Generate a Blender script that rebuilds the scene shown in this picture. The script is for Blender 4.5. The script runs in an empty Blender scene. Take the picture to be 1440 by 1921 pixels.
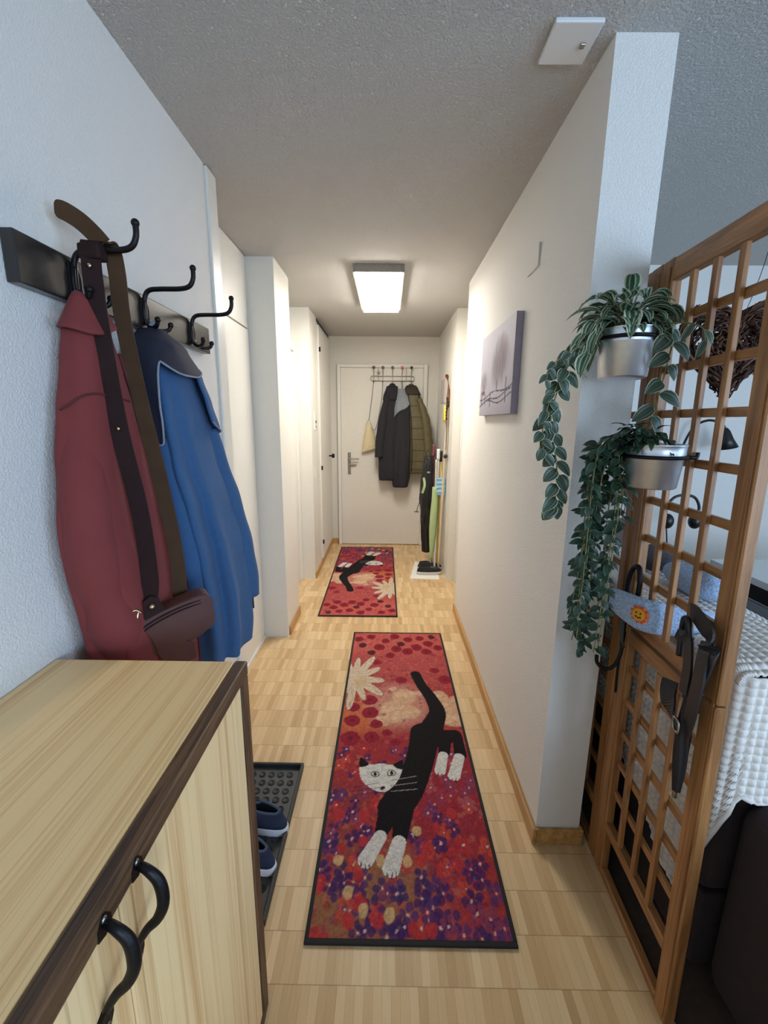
import bpy, bmesh, math, random
import numpy as np
from mathutils import Vector, Matrix, noise as mnoise
random.seed(7)
R = math.radians
SC = bpy.context.scene
COL = SC.collection
ZC = 2.365            # ceiling height

# ------------------------------------------------------------------ camera, light, exposure
F_PX, PITCH, YAW, ROLL, EYE = 797.32, .209591, .0076461, .0092532, 1.45
cam = bpy.data.cameras.new('camera'); camo = bpy.data.objects.new('camera', cam); COL.objects.link(camo)
cam.sensor_fit = 'VERTICAL'; cam.sensor_height = 24.0; cam.lens = F_PX / 1921 * 24.0
cam.clip_start = .02
fw = Vector((-math.sin(YAW)*math.cos(PITCH), math.cos(YAW)*math.cos(PITCH), -math.sin(PITCH)))
rt = Vector((math.cos(YAW), math.sin(YAW), 0)); up = rt.cross(fw)
rt2 = rt*math.cos(ROLL) + up*math.sin(ROLL); up2 = up*math.cos(ROLL) - rt*math.sin(ROLL)
m3 = Matrix((rt2, up2, -fw)).transposed()
camo.matrix_world = Matrix.Translation((0, 0, EYE)) @ m3.to_4x4()
SC.camera = camo
SC.view_settings.view_transform = 'Standard'; SC.view_settings.look = 'None'
SC.view_settings.gamma = 1; SC.view_settings.use_curve_mapping = False
SC.view_settings.exposure = 0.16

def srgb(c):
    return tuple(((x/255)/12.92 if x/255 <= .04045 else ((x/255+.055)/1.055)**2.4) for x in c) + (1.0,)

w = bpy.data.worlds.new('world'); SC.world = w; w.use_nodes = True
bg = w.node_tree.nodes['Background']; bg.inputs[0].default_value = (.62, .78, 1, 1); bg.inputs[1].default_value = .6

def area(name, loc, look, sx, sy, power, color):
    l = bpy.data.lights.new(name, 'AREA'); l.shape = 'RECTANGLE'; l.size = sx; l.size_y = sy
    l.energy = power; l.color = color
    o = bpy.data.objects.new(name, l); COL.objects.link(o); o.location = loc
    o.rotation_euler = Vector(look).to_track_quat('-Z', 'Y').to_euler()
    return o
# daylight through the living-room windows behind and to the right of the camera
area('window_daylight', (2.35, -3.02, 1.45), (-.12, 1, -.05), 2.0, 1.5, 96, (.53, .73, 1.0))
area('balcony_daylight', (3.58, -.6, 1.35), (-1, 0, -.05), 2.6, 1.9, 52, (.44, .67, 1.0))
LAMP_STRENGTH = 36.0

# ------------------------------------------------------------------ materials
MATS = {}
def nodes(name):
    m = bpy.data.materials.new(name); m.use_nodes = True
    nt = m.node_tree; b = nt.nodes['Principled BSDF']
    MATS[name] = m
    return m, nt, b
def N(nt, t, **kw):
    n = nt.nodes.new(t)
    for k, v in kw.items(): setattr(n, k, v)
    return n
def L(nt, a, b): nt.links.new(a, b)
def coords(nt, scale=(1, 1, 1), rot=(0, 0, 0)):
    t = N(nt, 'ShaderNodeTexCoord'); mp = N(nt, 'ShaderNodeMapping')
    mp.inputs['Scale'].default_value = scale; mp.inputs['Rotation'].default_value = rot
    L(nt, t.outputs['Object'], mp.inputs['Vector']); return mp.outputs['Vector']
def noise(nt, vec, scale, detail=3, rough=.5, dist=0):
    n = N(nt, 'ShaderNodeTexNoise'); n.inputs['Scale'].default_value = scale
    n.inputs['Detail'].default_value = detail; n.inputs['Roughness'].default_value = rough
    n.inputs['Distortion'].default_value = dist
    L(nt, vec, n.inputs['Vector']); return n.outputs['Fac']
def ramp(nt, fac, stops):
    r = N(nt, 'ShaderNodeValToRGB'); el = r.color_ramp.elements
    while len(el) < len(stops): el.new(.5)
    for e, (p, c) in zip(el, stops): e.position = p; e.color = c
    L(nt, fac, r.inputs['Fac']); return r.outputs['Color']
def bump(nt, b, h, strength, dist):
    n = N(nt, 'ShaderNodeBump'); n.inputs['Strength'].default_value = strength; n.inputs['Distance'].default_value = dist
    L(nt, h, n.inputs['Height']); L(nt, n.outputs['Normal'], b.inputs['Normal'])
def mul(c, k): return (c[0]*k, c[1]*k, c[2]*k, 1)

def plain(name, rgb, rough=.5, metal=0, bs=None, var=.06, vs=30, sheen=0, spec=None):
    m, nt, b = nodes(name); c = srgb(rgb)
    v = coords(nt); n = noise(nt, v, vs, 3)
    L(nt, ramp(nt, n, [(.3, mul(c, 1-var)), (.7, mul(c, 1+var))]), b.inputs['Base Color'])
    b.inputs['Roughness'].default_value = rough; b.inputs['Metallic'].default_value = metal
    if spec is not None: b.inputs['Specular IOR Level'].default_value = spec
    if sheen: b.inputs['Sheen Weight'].default_value = sheen
    if bs: bump(nt, b, noise(nt, v, bs[0], 4), bs[1], bs[2])
    return m
def stucco(name, rgb, scale, strength, dist):
    m, nt, b = nodes(name); c = srgb(rgb); v = coords(nt)
    b.inputs['Base Color'].default_value = c; b.inputs['Roughness'].default_value = .85
    b.inputs['Specular IOR Level'].default_value = .25
    n1 = noise(nt, v, scale, 4, .6); n2 = ramp(nt, n1, [(.38, (0, 0, 0, 1)), (.66, (1, 1, 1, 1))])
    bump(nt, b, n2, strength, dist); return m
def wood(name, c1, c2, axis, across=55, along=1.6, rough=.4, fine=.25, dist=.8):
    m, nt, b = nodes(name)
    sc = [across]*3; sc[axis] = along
    v = coords(nt, tuple(sc)); n1 = noise(nt, v, 1, 4, .55, dist)
    sf = [across*6]*3; sf[axis] = along*3
    n2 = noise(nt, coords(nt, tuple(sf)), 1, 2)
    mx = N(nt, 'ShaderNodeMath', operation='MULTIPLY_ADD'); mx.inputs[1].default_value = fine
    L(nt, n2, mx.inputs[0]); L(nt, n1, mx.inputs[2])
    a, d = srgb(c1), srgb(c2)
    base_c = ramp(nt, mx.outputs[0], [(.42, d), (.58, tuple((x+y)/2 for x, y in zip(a, d))), (.74, a)])
    sl = [across*5.5]*3; sl[axis] = along*.7
    s2 = [across*.25]*3; s2[axis] = along*.5
    ln = ramp(nt, noise(nt, coords(nt, tuple(sl)), 1, 3, .5, .5), [(.34, (1, 1, 1, 1)), (.42, (0, 0, 0, 1))])
    mk = ramp(nt, noise(nt, coords(nt, tuple(s2)), 1, 1), [(.45, (0, 0, 0, 1)), (.62, (1, 1, 1, 1))])
    mm = N(nt, 'ShaderNodeMath', operation='MULTIPLY'); L(nt, ln, mm.inputs[0]); L(nt, mk, mm.inputs[1])
    m2 = N(nt, 'ShaderNodeMath', operation='MULTIPLY'); L(nt, mm.outputs[0], m2.inputs[0]); m2.inputs[1].default_value = .55
    mixn = N(nt, 'ShaderNodeMix', data_type='RGBA'); L(nt, m2.outputs[0], mixn.inputs['Factor']); L(nt, base_c, mixn.inputs['A'])
    mixn.inputs['B'].default_value = tuple(q*.55 for q in d[:3])+(1,)
    L(nt, mixn.outputs['Result'], b.inputs['Base Color'])
    b.inputs['Roughness'].default_value = rough
    bump(nt, b, n2, .12, .001); return m
def attr_mat(name, attr, rough=.9, bs=None, sheen=0):
    m, nt, b = nodes(name)
    a = N(nt, 'ShaderNodeAttribute'); a.attribute_name = attr
    L(nt, a.outputs['Color'], b.inputs['Base Color']); b.inputs['Roughness'].default_value = rough
    b.inputs['Specular IOR Level'].default_value = .2
    if bs: bump(nt, b, noise(nt, coords(nt), bs[0], 3), bs[1], bs[2])
    return m

wall_m = stucco('rough white plaster', (234, 231, 225), 210, .5, .003)
ceil_m = stucco('sprayed ceiling plaster', (236, 232, 226), 125, .95, .009)
paint = plain('white lacquer paint', (228, 225, 216), .38, var=.01)
paint2 = plain('white door paint', (224, 220, 210), .42, var=.015)
def parquet():
    m, nt, b = nodes('mosaic oak parquet')
    t = N(nt, 'ShaderNodeTexCoord'); s = N(nt, 'ShaderNodeSeparateXYZ'); L(nt, t.outputs['Object'], s.inputs[0])
    def mth(op, x, y=None):
        n = N(nt, 'ShaderNodeMath', operation=op)
        for i, q in enumerate((x, y)):
            if q is None: continue
            if isinstance(q, (int, float)): n.inputs[i].default_value = q
            else: L(nt, q, n.inputs[i])
        return n.outputs[0]
    ry = mth('DIVIDE', mth('ADD', s.outputs['Y'], .0075), .12)
    row = mth('FLOOR', ry)
    sx = mth('DIVIDE', mth('ADD', s.outputs['X'], mth('MULTIPLY', row, .0117)), .0235)
    st = mth('FLOOR', sx)
    blk = mth('FLOOR', mth('DIVIDE', s.outputs['X'], .1175))
    c1 = N(nt, 'ShaderNodeCombineXYZ'); L(nt, st, c1.inputs[0]); L(nt, row, c1.inputs[1])
    c2 = N(nt, 'ShaderNodeCombineXYZ'); L(nt, blk, c2.inputs[0]); L(nt, row, c2.inputs[1]); c2.inputs[2].default_value = 7.3
    w1 = N(nt, 'ShaderNodeTexWhiteNoise', noise_dimensions='3D'); L(nt, c1.outputs[0], w1.inputs[0])
    w2 = N(nt, 'ShaderNodeTexWhiteNoise', noise_dimensions='3D'); L(nt, c2.outputs[0], w2.inputs[0])
    g = noise(nt, coords(nt, (260, 14, 1)), 1, 4, .6, .4)
    tone = mth('ADD', mth('ADD', mth('MULTIPLY', w1.outputs[0], .5), mth('MULTIPLY', w2.outputs[0], .22)), mth('MULTIPLY', g, .34))
    col = ramp(nt, tone, [(.12, srgb((186, 150, 104))), (.5, srgb((211, 178, 131))), (.9, srgb((228, 200, 156)))])
    fx = mth('ABSOLUTE', mth('SUBTRACT', mth('FRACT', sx), .5)); fy = mth('ABSOLUTE', mth('SUBTRACT', mth('FRACT', ry), .5))
    gap = mth('MAXIMUM', mth('MULTIPLY', mth('GREATER_THAN', fx, .475), .25), mth('MULTIPLY', mth('GREATER_THAN', fy, .491), .55))
    mixn = N(nt, 'ShaderNodeMix', data_type='RGBA'); L(nt, gap, mixn.inputs['Factor'])
    L(nt, col, mixn.inputs['A']); mixn.inputs['B'].default_value = srgb((112, 82, 48))
    L(nt, mixn.outputs['Result'], b.inputs['Base Color'])
    b.inputs['Roughness'].default_value = .38
    bump(nt, b, g, .05, .0005)
    return m
parquet_m = parquet()
basewood = wood('oak skirting wood', (198, 152, 92), (160, 116, 64), 1, 40, 2)
ash_y = wood('pale ash wood top', (255, 218, 158), (222, 168, 106), 1, 42, .5, .42, .5, .45)
ash_z = wood('pale ash wood door', (255, 218, 160), (220, 164, 102), 2, 30, .6, .42, .4, .9)
wenge_y = wood('dark wenge edge', (112, 80, 52), (40, 26, 18), 1, 120, 5, .5)
wenge_z = wood('dark wenge upright', (112, 80, 52), (40, 26, 18), 2, 120, 5, .5)
trel_z = wood('oiled lattice wood upright', (176, 124, 74), (124, 80, 44), 2, 60, 2.5, .42)
trel_y = wood('oiled lattice wood rail', (176, 124, 74), (124, 80, 44), 1, 60, 2.5, .42)
iron = plain('black forged iron', (34, 32, 33), .42, .7, (120, .25, .002))
steel = plain('brushed steel', (226, 231, 240), .40, 1, None, .04, 60)
chrome = plain('dull nickel', (165, 160, 150), .3, 1)
brass = plain('brass clasp', (205, 190, 150), .25, 1)
rackboard = plain('dark stained rack board', (46, 42, 40), .22, 0, None, .15, 8)
red_cloth = plain('rust red cotton', (124, 50, 48), .85, 0, (420, .25, .001), .05, 12, .05)
red_dark = plain('rust red seam', (92, 40, 42), .9)
blue_cloth = plain('blue fleece', (56, 92, 134), .98, 0, (420, .25, .001), .05, 60, .05)
navy_cloth = plain('navy lining', (32, 34, 52), .8, 0, (300, .2, .001))
piping_m = plain('pale grey piping', (140, 145, 160), .8)
leather = plain('dark brown leather', (46, 29, 28), .7, 0, (160, .2, .001), .12, 20, spec=.15)
leather2 = plain('olive brown leather', (78, 56, 38), .7, 0, (160, .2, .001), .12, 20, spec=.15)
leather_bag = plain('bag leather', (84, 48, 42), .5, 0, (120, .25, .001), .12, 14)
black_pl = plain('black rubber', (40, 42, 42), .5)
black_sm = plain('smooth black plastic', (24, 24, 26), .35)
grey_pl = plain('dark grey tray plastic', (66, 68, 68), .5)
navy_sh = plain('navy canvas', (36, 46, 70), .85, 0, (300, .3, .001))
sole_w = plain('white rubber sole', (222, 222, 228), .6)
black_coat = plain('black wool', (38, 36, 42), .95, 0, (200, .3, .002), .1, 20)
grey_hood = plain('grey jersey', (128, 134, 140), .9)
olive = plain('olive quilted nylon', (90, 82, 52), .6, 0, (60, .4, .004), .12, 18)
olive_d = plain('dark olive seam', (50, 44, 32), .8)
cream = plain('cream canvas', (214, 200, 160), .9)
sofa_m = plain('dark brown sofa fabric', (48, 38, 38), .95, 0, (300, .3, .001), .1, 30)
knit = plain('cream chunky knit', (232, 226, 218), .95, 0, (140, .4, .003), .08, 60, .1)
fleece = plain('light blue curly fleece', (166, 190, 222), .95, 0, (170, .8, .004), .30, 190, .1)
sun_y = plain('sun patch yellow', (240, 170, 50), .8); sun_o = plain('sun patch orange', (225, 105, 45), .8)
greyblanket = plain('dark grey cushion', (78, 76, 82), .95, 0, (120, .5, .004), .2, 80)
twig = plain('brown twigs', (70, 44, 34), .8, 0, None, .3, 20)
twig2 = plain('pale twigs', (112, 80, 58), .8, 0, None, .2, 20)
soil = plain('dark soil', (40, 32, 26), .95)
stem_m = plain('pale green stem', (120, 120, 74), .7)
grey_metal = plain('grey table steel', (150, 152, 158), .45)
white_pl = plain('white plastic', (226, 226, 224), .4, var=.01)
green_um = plain('light green nylon', (166, 188, 134), .6)
yellow_m = plain('yellow plastic', (232, 204, 74), .5); maskblue = plain('pale blue mask fabric', (160, 205, 228), .8)
paper = plain('white paper', (232, 230, 222), .8)
purple_m = plain('maroon cord', (120, 62, 70), .7)
skin_wood = plain('walnut brown wood', (110, 66, 44), .6, 0, None, .3, 40)
brown_ch = plain('brown chair leather', (92, 66, 62), .5)
pinkgrey = plain('pinkish grey paper', (196, 184, 184), .6)
knobs_m = [plain('knob ' + n, c, .45) for n, c in (('brown', (104, 82, 70)), ('taupe', (112, 98, 92)), ('slate', (96, 98, 106)), ('coral', (206, 122, 104)), ('dark brown', (70, 60, 48)))]
rug_m = attr_mat('printed rug pile', 'pattern', .98, (700, .5, .002))
canvas_m = attr_mat('printed canvas', 'pattern', .7)
def emis(name, col, s):
    m, nt, b = nodes(name); b.inputs['Base Color'].default_value = (.9, .9, .88, 1)
    b.inputs['Emission Color'].default_value = col; b.inputs['Emission Strength'].default_value = s; return m
lamp_m = emis('lamp diffuser', (1, .95, .875, 1), LAMP_STRENGTH)
lamp_grey = plain('lamp housing grey', (150, 146, 138), .4, .3)
def leaf_mat(name, stops, rough=.42):
    m, nt, b = nodes(name)
    a = N(nt, 'ShaderNodeAttribute'); a.attribute_name = 'leafuv'
    s = N(nt, 'ShaderNodeSeparateXYZ'); L(nt, a.outputs['Vector'], s.inputs[0])
    n = noise(nt, coords(nt), 60, 2)
    ad = N(nt, 'ShaderNodeMath', operation='MULTIPLY_ADD'); ad.inputs[1].default_value = .12; L(nt, n, ad.inputs[0]); L(nt, s.outputs['X'], ad.inputs[2])
    L(nt, ramp(nt, ad.outputs[0], stops), b.inputs['Base Color']); b.inputs['Roughness'].default_value = rough
    return m
zebra = leaf_mat('striped leaf', [(.0, srgb((60, 92, 70))), (.26, srgb((54, 84, 64))), (.40, srgb((186, 202, 170))), (.55, srgb((80, 110, 86))), (.78, srgb((64, 94, 70))), (.95, srgb((216, 222, 194)))])
zebra2 = leaf_mat('striped vine leaf', [(.0, srgb((150, 162, 128))), (.1, srgb((50, 68, 54))), (.45, srgb((54, 74, 58))), (.55, srgb((116, 134, 108))), (.68, srgb((46, 62, 50))), (.90, srgb((58, 76, 60))), (1.0, srgb((196, 202, 174)))])
ivy_m = leaf_mat('dark ivy leaf', [(.0, srgb((84, 104, 82))), (.12, srgb((44, 66, 46))), (.7, srgb((40, 60, 44))), (1.05, srgb((70, 96, 78)))], .35)

# ------------------------------------------------------------------ mesh builder
ORG = {}
def cr(pts, per=6, closed=False):
    """smooth Catmull-Rom curve through points (any dimension)"""
    P = [np.array(p, float) for p in pts]; n = len(P); out = []
    if n < 3 and not closed:
        return [tuple(P[0] + (P[1]-P[0])*k/per) for k in range(per+1)]
    segs = n if closed else n-1
    for i in range(segs):
        if closed: a, b, c, d = P[i-1], P[i], P[(i+1) % n], P[(i+2) % n]
        else: a, b, c, d = P[max(i-1, 0)], P[i], P[i+1], P[min(i+2, n-1)]
        for k in range(per):
            t = k/per
            out.append(tuple(.5*((2*b) + (c-a)*t + (2*a-5*b+4*c-d)*t*t + (3*b-a-3*c+d)*t**3)))
    if not closed: out.append(tuple(P[-1]))
    return out

class MB:
    def __init__(s): s.v = []; s.f = []; s.sm = []; s.at = {}
    def add(s, vs, fs, smooth=True):
        o = len(s.v); s.v += [tuple(map(float, p)) for p in vs]
        for f in fs: s.f.append(tuple(i+o for i in f)); s.sm.append(smooth)
        return o
    def box(s, x0, x1, y0, y1, z0, z1, bev=0, seg=2):
        bm = bmesh.new(); bmesh.ops.create_cube(bm, size=1)
        bmesh.ops.scale(bm, vec=(x1-x0, y1-y0, z1-z0), verts=bm.verts)
        bmesh.ops.translate(bm, vec=((x0+x1)/2, (y0+y1)/2, (z0+z1)/2), verts=bm.verts)
        if bev: bmesh.ops.bevel(bm, geom=bm.edges[:], offset=bev, segments=seg, affect='EDGES', profile=.5)
        bm.verts.index_update(); s.add([v.co for v in bm.verts], [[v.index for v in f.verts] for f in bm.faces], False); bm.free(); return s
    def obox(s, a, b, wd, th, wdir, bev=0):
        """bar from a to b, width wd along wdir, thickness th across"""
        a, b = Vector(a), Vector(b); d = (b-a); ln = d.length; d.normalize()
        wv = Vector(wdir); wv = (wv - d*wv.dot(d)).normalized(); tv = d.cross(wv)
        bm = bmesh.new(); bmesh.ops.create_cube(bm, size=1); bmesh.ops.scale(bm, vec=(ln, wd, th), verts=bm.verts)
        if bev: bmesh.ops.bevel(bm, geom=bm.edges[:], offset=bev, segments=1, affect='EDGES')
        M = Matrix((d, wv, tv)).transposed().to_4x4(); M.translation = (a+b)/2
        bmesh.ops.transform(bm, matrix=M, verts=bm.verts)
        bm.verts.index_update(); s.add([v.co for v in bm.verts], [[v.index for v in f.verts] for f in bm.faces], False); bm.free(); return s
    def tube(s, pts, r, n=10, flat=1.0, closed=False):
        P = [Vector(p) for p in pts]; m = len(P)
        rr = r if isinstance(r, (list, tuple)) else [r]*m
        prev = None; vs = []
        for i in range(m):
            if closed: t = (P[(i+1) % m]-P[i-1]).normalized()
            else: t = (P[min(i+1, m-1)]-P[max(i-1, 0)]).normalized()
            if prev is None:
                u = t.orthogonal().normalized()
            else:
                u = (prev - t*prev.dot(t))
                u = u.normalized() if u.length > 1e-6 else t.orthogonal().normalized()
            prev = u; v = t.cross(u)
            for k in range(n):
                a = 2*math.pi*k/n; vs.append(P[i] + u*(rr[i]*math.cos(a)) + v*(rr[i]*flat*math.sin(a)))
        fs = []
        for i in range(m if closed else m-1):
            for k in range(n):
                j = (i+1) % m
                fs.append((i*n+k, i*n+(k+1) % n, j*n+(k+1) % n, j*n+k))
        if not closed: fs += [tuple(range(n))[::-1], tuple((m-1)*n+k for k in range(n))]
        s.add(vs, fs); return s
    def ball(s, c, r, n=12, sq=(1, 1, 1)):
        vs = []; fs = []; h = n//2
        for i in range(h+1):
            ph = math.pi*i/h
            for k in range(n):
                a = 2*math.pi*k/n
                vs.append((c[0]+r*sq[0]*math.sin(ph)*math.cos(a), c[1]+r*sq[1]*math.sin(ph)*math.sin(a), c[2]+r*sq[2]*math.cos(ph)))
        for i in range(h):
            for k in range(n): fs.append((i*n+k, (i+1)*n+k, (i+1)*n+(k+1) % n, i*n+(k+1) % n))
        s.add(vs, fs); return s
    def lathe(s, prof, c, n=40, axis=None):
        ax = Vector(axis or (0, 0, 1)).normalized(); u = ax.orthogonal().normalized(); v = ax.cross(u); c = Vector(c)
        if axis is None: u, v = Vector((1, 0, 0)), Vector((0, 1, 0))
        vs = []
        for r, z in prof:
            for k in range(n):
                a = 2*math.pi*k/n; vs.append(c + ax*z + u*(r*math.cos(a)) + v*(r*math.sin(a)))
        fs = [(i*n+k, i*n+(k+1) % n, (i+1)*n+(k+1) % n, (i+1)*n+k) for i in range(len(prof)-1) for k in range(n)]
        s.add(vs, fs); return s
    def grid(s, fn, nu, nv, wrap=False, capt=False, capb=False):
        vs = [fn(i/(nu if wrap else nu-1), j/(nv-1)) for j in range(nv) for i in range(nu)]
        fs = []
        for j in range(nv-1):
            for i in range(nu if wrap else nu-1):
                k = (i+1) % nu; fs.append((j*nu+i, j*nu+k, (j+1)*nu+k, (j+1)*nu+i))
        if capb: fs.append(tuple(range(nu))[::-1])
        if capt: fs.append(tuple((nv-1)*nu+i for i in range(nu)))
        s.add(vs, fs); return s
    def prism(s, poly, fn, t0, t1):
        """2-D outline extruded: fn(u, v, t) -> xyz"""
        n = len(poly)
        vs = [fn(u, v, t0) for u, v in poly] + [fn(u, v, t1) for u, v in poly]
        s.add(vs, [tuple(range(n)), tuple(range(n, 2*n))[::-1]] + [(i, n+i, n+(i+1) % n, (i+1) % n) for i in range(n)], False); return s
    def strip(s, pts, wd, th, wdir):
        """flat strap following pts; wdir(i) or vector = width direction"""
        P = [Vector(p) for p in pts]; vs = []
        for i, p in enumerate(P):
            t = (P[min(i+1, len(P)-1)]-P[max(i-1, 0)]).normalized()
            wv = Vector(wdir[i] if isinstance(wdir, list) else wdir); wv = (wv - t*wv.dot(t)).normalized(); nv = t.cross(wv)
            ww = wd[i] if isinstance(wd, list) else wd
            for a, b in ((-1, -1), (1, -1), (1, 1), (-1, 1)): vs.append(p + wv*(ww/2*a) + nv*(th/2*b))
        fs = [(i*4+k, i*4+(k+1) % 4, i*4+4+(k+1) % 4, i*4+4+k) for i in range(len(P)-1) for k in range(4)]
        fs += [(3, 2, 1, 0), tuple((len(P)-1)*4+k for k in range(4))]
        s.add(vs, fs, False); return s
    def leaf(s, base, d, nrm, ln, wd, fold=.35, droop=.5, nu=5, nv=7):
        d = Vector(d).normalized(); nrm = Vector(nrm); nrm = (nrm - d*nrm.dot(d)).normalized(); sd = d.cross(nrm)
        p = Vector(base); vs = []; uv = []
        cur = d.copy(); step = ln/(nv-1); nn = nrm.copy()
        for j in range(nv):
            t = j/(nv-1); hw = wd/2*(math.sin(math.pi*min(1, t**.75*1.0))**.85 if 0 < t < 1 else 0.0)
            for i in range(nu):
                q = 2*i/(nu-1)-1
                vs.append(p + sd*(q*hw) + nn*(abs(q)*hw*fold)); uv.append((abs(q), t, 0))
            ang = -droop*step/ln*1.6
            c2 = cur*math.cos(ang) + nn*math.sin(ang); nn = nn*math.cos(ang) - cur*math.sin(ang); cur = c2
            p = p + cur*step
        fs = [(j*nu+i, j*nu+i+1, (j+1)*nu+i+1, (j+1)*nu+i) for j in range(nv-1) for i in range(nu-1)]
        o = s.add(vs, fs); a = s.at.setdefault('leafuv', {})
        for k, q in enumerate(uv): a[o+k] = q
        return s
    def build(s, name, mat, parent=None, org=None, kind=None, solid=0, sub=0, label=None):
        if parent is not None: org = ORG[parent]
        if org is None:
            A = np.array(s.v); org = ((A[:, 0].min()+A[:, 0].max())/2, (A[:, 1].min()+A[:, 1].max())/2, A[:, 2].min())
        me = bpy.data.meshes.new(name)
        me.from_pydata([(x-org[0], y-org[1], z-org[2]) for x, y, z in s.v], [], s.f)
        me.polygons.foreach_set('use_smooth', s.sm)
        for k, dct in s.at.items():
            at = me.attributes.new(k, 'FLOAT_VECTOR', 'POINT')
            for i, q in dct.items(): at.data[i].vector = q
        me.materials.append(mat); me.update()
        o = bpy.data.objects.new(name, me); COL.objects.link(o); ORG[o] = org
        if parent is not None: o.parent = parent
        else: o.location = org
        if kind: o['kind'] = kind
        if label: o['label'] = label
        if solid:
            md = o.modifiers.new('thickness', 'SOLIDIFY'); md.thickness = solid; md.offset = 0
        if sub:
            md = o.modifiers.new('smooth', 'SUBSURF'); md.levels = sub; md.render_levels = sub
        return o
def thing(name, label, cat, loc, group=None):
    o = bpy.data.objects.new(name, None); COL.objects.link(o); o.location = loc; ORG[o] = tuple(loc)
    o.empty_display_size = .05
    o['label'] = label; o['category'] = cat
    if group: o['group'] = group
    return o
def tag(o, label, cat, group=None):
    o['label'] = label; o['category'] = cat
    if group: o['group'] = group
    return o
def dup(root, loc, rotz=0, label=None):
    r = root.copy(); COL.objects.link(r); r.location = loc; r.rotation_euler = (0, 0, rotz)
    if label: r['label'] = label
    for ch in list(root.children):
        c = ch.copy(); COL.objects.link(c); c.parent = r
        for g in ch.children:
            d = g.copy(); COL.objects.link(d); d.parent = c
    return r
def struct(name, mat, *boxes, bev=0, parent=None):
    m = MB()
    for b in boxes: m.box(*b, bev=bev)
    return m.build(name, mat, parent, kind=None if parent is not None else 'structure')

# ------------------------------------------------------------------ the room
struct('floor', parquet_m, (-1.0, 3.7, -3.3, 5.2, -.05, 0)).location
for o in COL.objects:
    if o.name == 'floor':                      # floor texture is laid out from the world origin
        me = o.data
        for v in me.vertices: v.co += o.location
        o.location = (0, 0, 0)
struct('ceiling', ceil_m, (-1.0, 3.7, -3.3, 5.2, ZC, ZC+.06))
struct('wall_left', wall_m, (-.86, -.685, -3.3, 1.775, 0, ZC))
struct('wall_window', wall_m, (-.685, 1.25, -3.25, -3.1, 0, ZC), (3.45, 3.6, -3.25, -3.1, 0, ZC), (1.25, 3.45, -3.25, -3.1, 0, .6), (1.25, 3.45, -3.25, -3.1, 2.28, ZC))
fr = struct('window_1', paint, (1.25, 3.45, -3.2, -3.14, .6, .66), (1.25, 3.45, -3.2, -3.14, 2.22, 2.28), (1.25, 1.31, -3.2, -3.14, .66, 2.22), (3.39, 3.45, -3.2, -3.14, .66, 2.22), (2.31, 2.38, -3.2, -3.14, .66, 2.22))
struct('wall_living_right', wall_m, (3.6, 3.7, -3.25, -2.1, 0, ZC), (3.6, 3.7, .9, 2.8, 0, ZC), (3.6, 3.7, -2.1, .9, 0, .3), (3.6, 3.7, -2.1, .9, 2.3, ZC))
struct('window_2', paint, (3.62, 3.68, -2.1, .9, .3, .36), (3.62, 3.68, -2.1, .9, 2.24, 2.3), (3.62, 3.68, -2.1, -2.04, .36, 2.24), (3.62, 3.68, .84, .9, .36, 2.24), (3.62, 3.68, -.63, -.56, .36, 2.24))
struct('wall_living', wall_m, (.685, 3.6, 2.76, 2.88, 0, ZC))
struct('wall_right', wall_m, (.535, .685, 1.237, 3.11, 0, ZC))
struct('wall_right_far', paint, (.557, .80, 3.757, 5.0, 0, ZC), (.66, .80, 3.11, 3.757, 2.06, ZC))
struct('wall_end', paint2, (-.9, .80, 4.975, 5.1, 0, ZC))
struct('wall_left_pillar', paint, (-.92, -.667, 2.665, 3.04, 0, ZC))
struct('wall_left_far', paint, (-.92, -.665, 3.765, 4.13, 0, ZC), (-.92, -.665, 4.93, 4.975, 0, ZC), (-.92, -.83, 3.04, 3.765, 2.06, ZC))
struct('wall_wardrobe_recess', paint, (-.98, -.86, 1.775, 2.665, 0, ZC))
struct('trim_1', paint, (-.84, -.675, 1.777, 1.865, 0, ZC-.002), bev=.004)
# door casings in the two side recesses
def side_door(name, x_face, sgn, y0, y1, frame_t=.055):
    d = struct(name, paint2, (min(x_face, x_face+sgn*.04), max(x_face, x_face+sgn*.04), y0+.05, y1-.05, .006, 2.01))
    fm = MB()
    a, b = sorted((x_face-sgn*.02, x_face+sgn*.05))
    fm.box(a, b, y0+.001, y0+frame_t, 0, 2.06, .004); fm.box(a, b, y1-frame_t, y1-.001, 0, 2.06, .004); fm.box(a, b, y0+frame_t, y1-frame_t, 2.012, 2.06, .004)
    fm.build('door_frame', paint, d)
    h = MB(); hx = x_face-sgn*.005
    h.tube(cr([(hx, y0+.12, 1.02), (hx-sgn*.04, y0+.12, 1.02), (hx-sgn*.045, y0+.14, 1.02), (hx-sgn*.045, y0+.23, 1.02)], 5), .009, 8)
    h.box(min(hx, hx+sgn*.006), max(hx, hx+sgn*.006), y0+.10, y0+.14, .92, 1.08, .002)
    h.build('door_handle', chrome, d); return d
side_door('door_1', -.80, -1, 3.045, 3.76)
side_door('door_2', .648, 1, 3.115, 3.752)
# skirting
def base(name, *boxes): return struct(name, basewood, *boxes, bev=.003)
base('baseboard_right', (.521, .5345, 1.223, 3.108, 0, .062), (.5345, .697, 1.223, 1.2365, 0, .062), (.6855, .697, 1.2365, 2.75, 0, .062))
base('baseboard_left_pillar', (-.6665, -.655, 2.70, 3.035, 0, .062))
base('baseboard_left_far', (-.6645, -.652, 3.77, 4.97, 0, .062), (-.652, -.582, 4.962, 4.9745, 0, .062))
base('baseboard_left', (-.6845, -.672, -3.0, 1.774, 0, .062))
base('baseboard_living', (.70, 3.6, 2.747, 2.7595, 0, .062))

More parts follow.
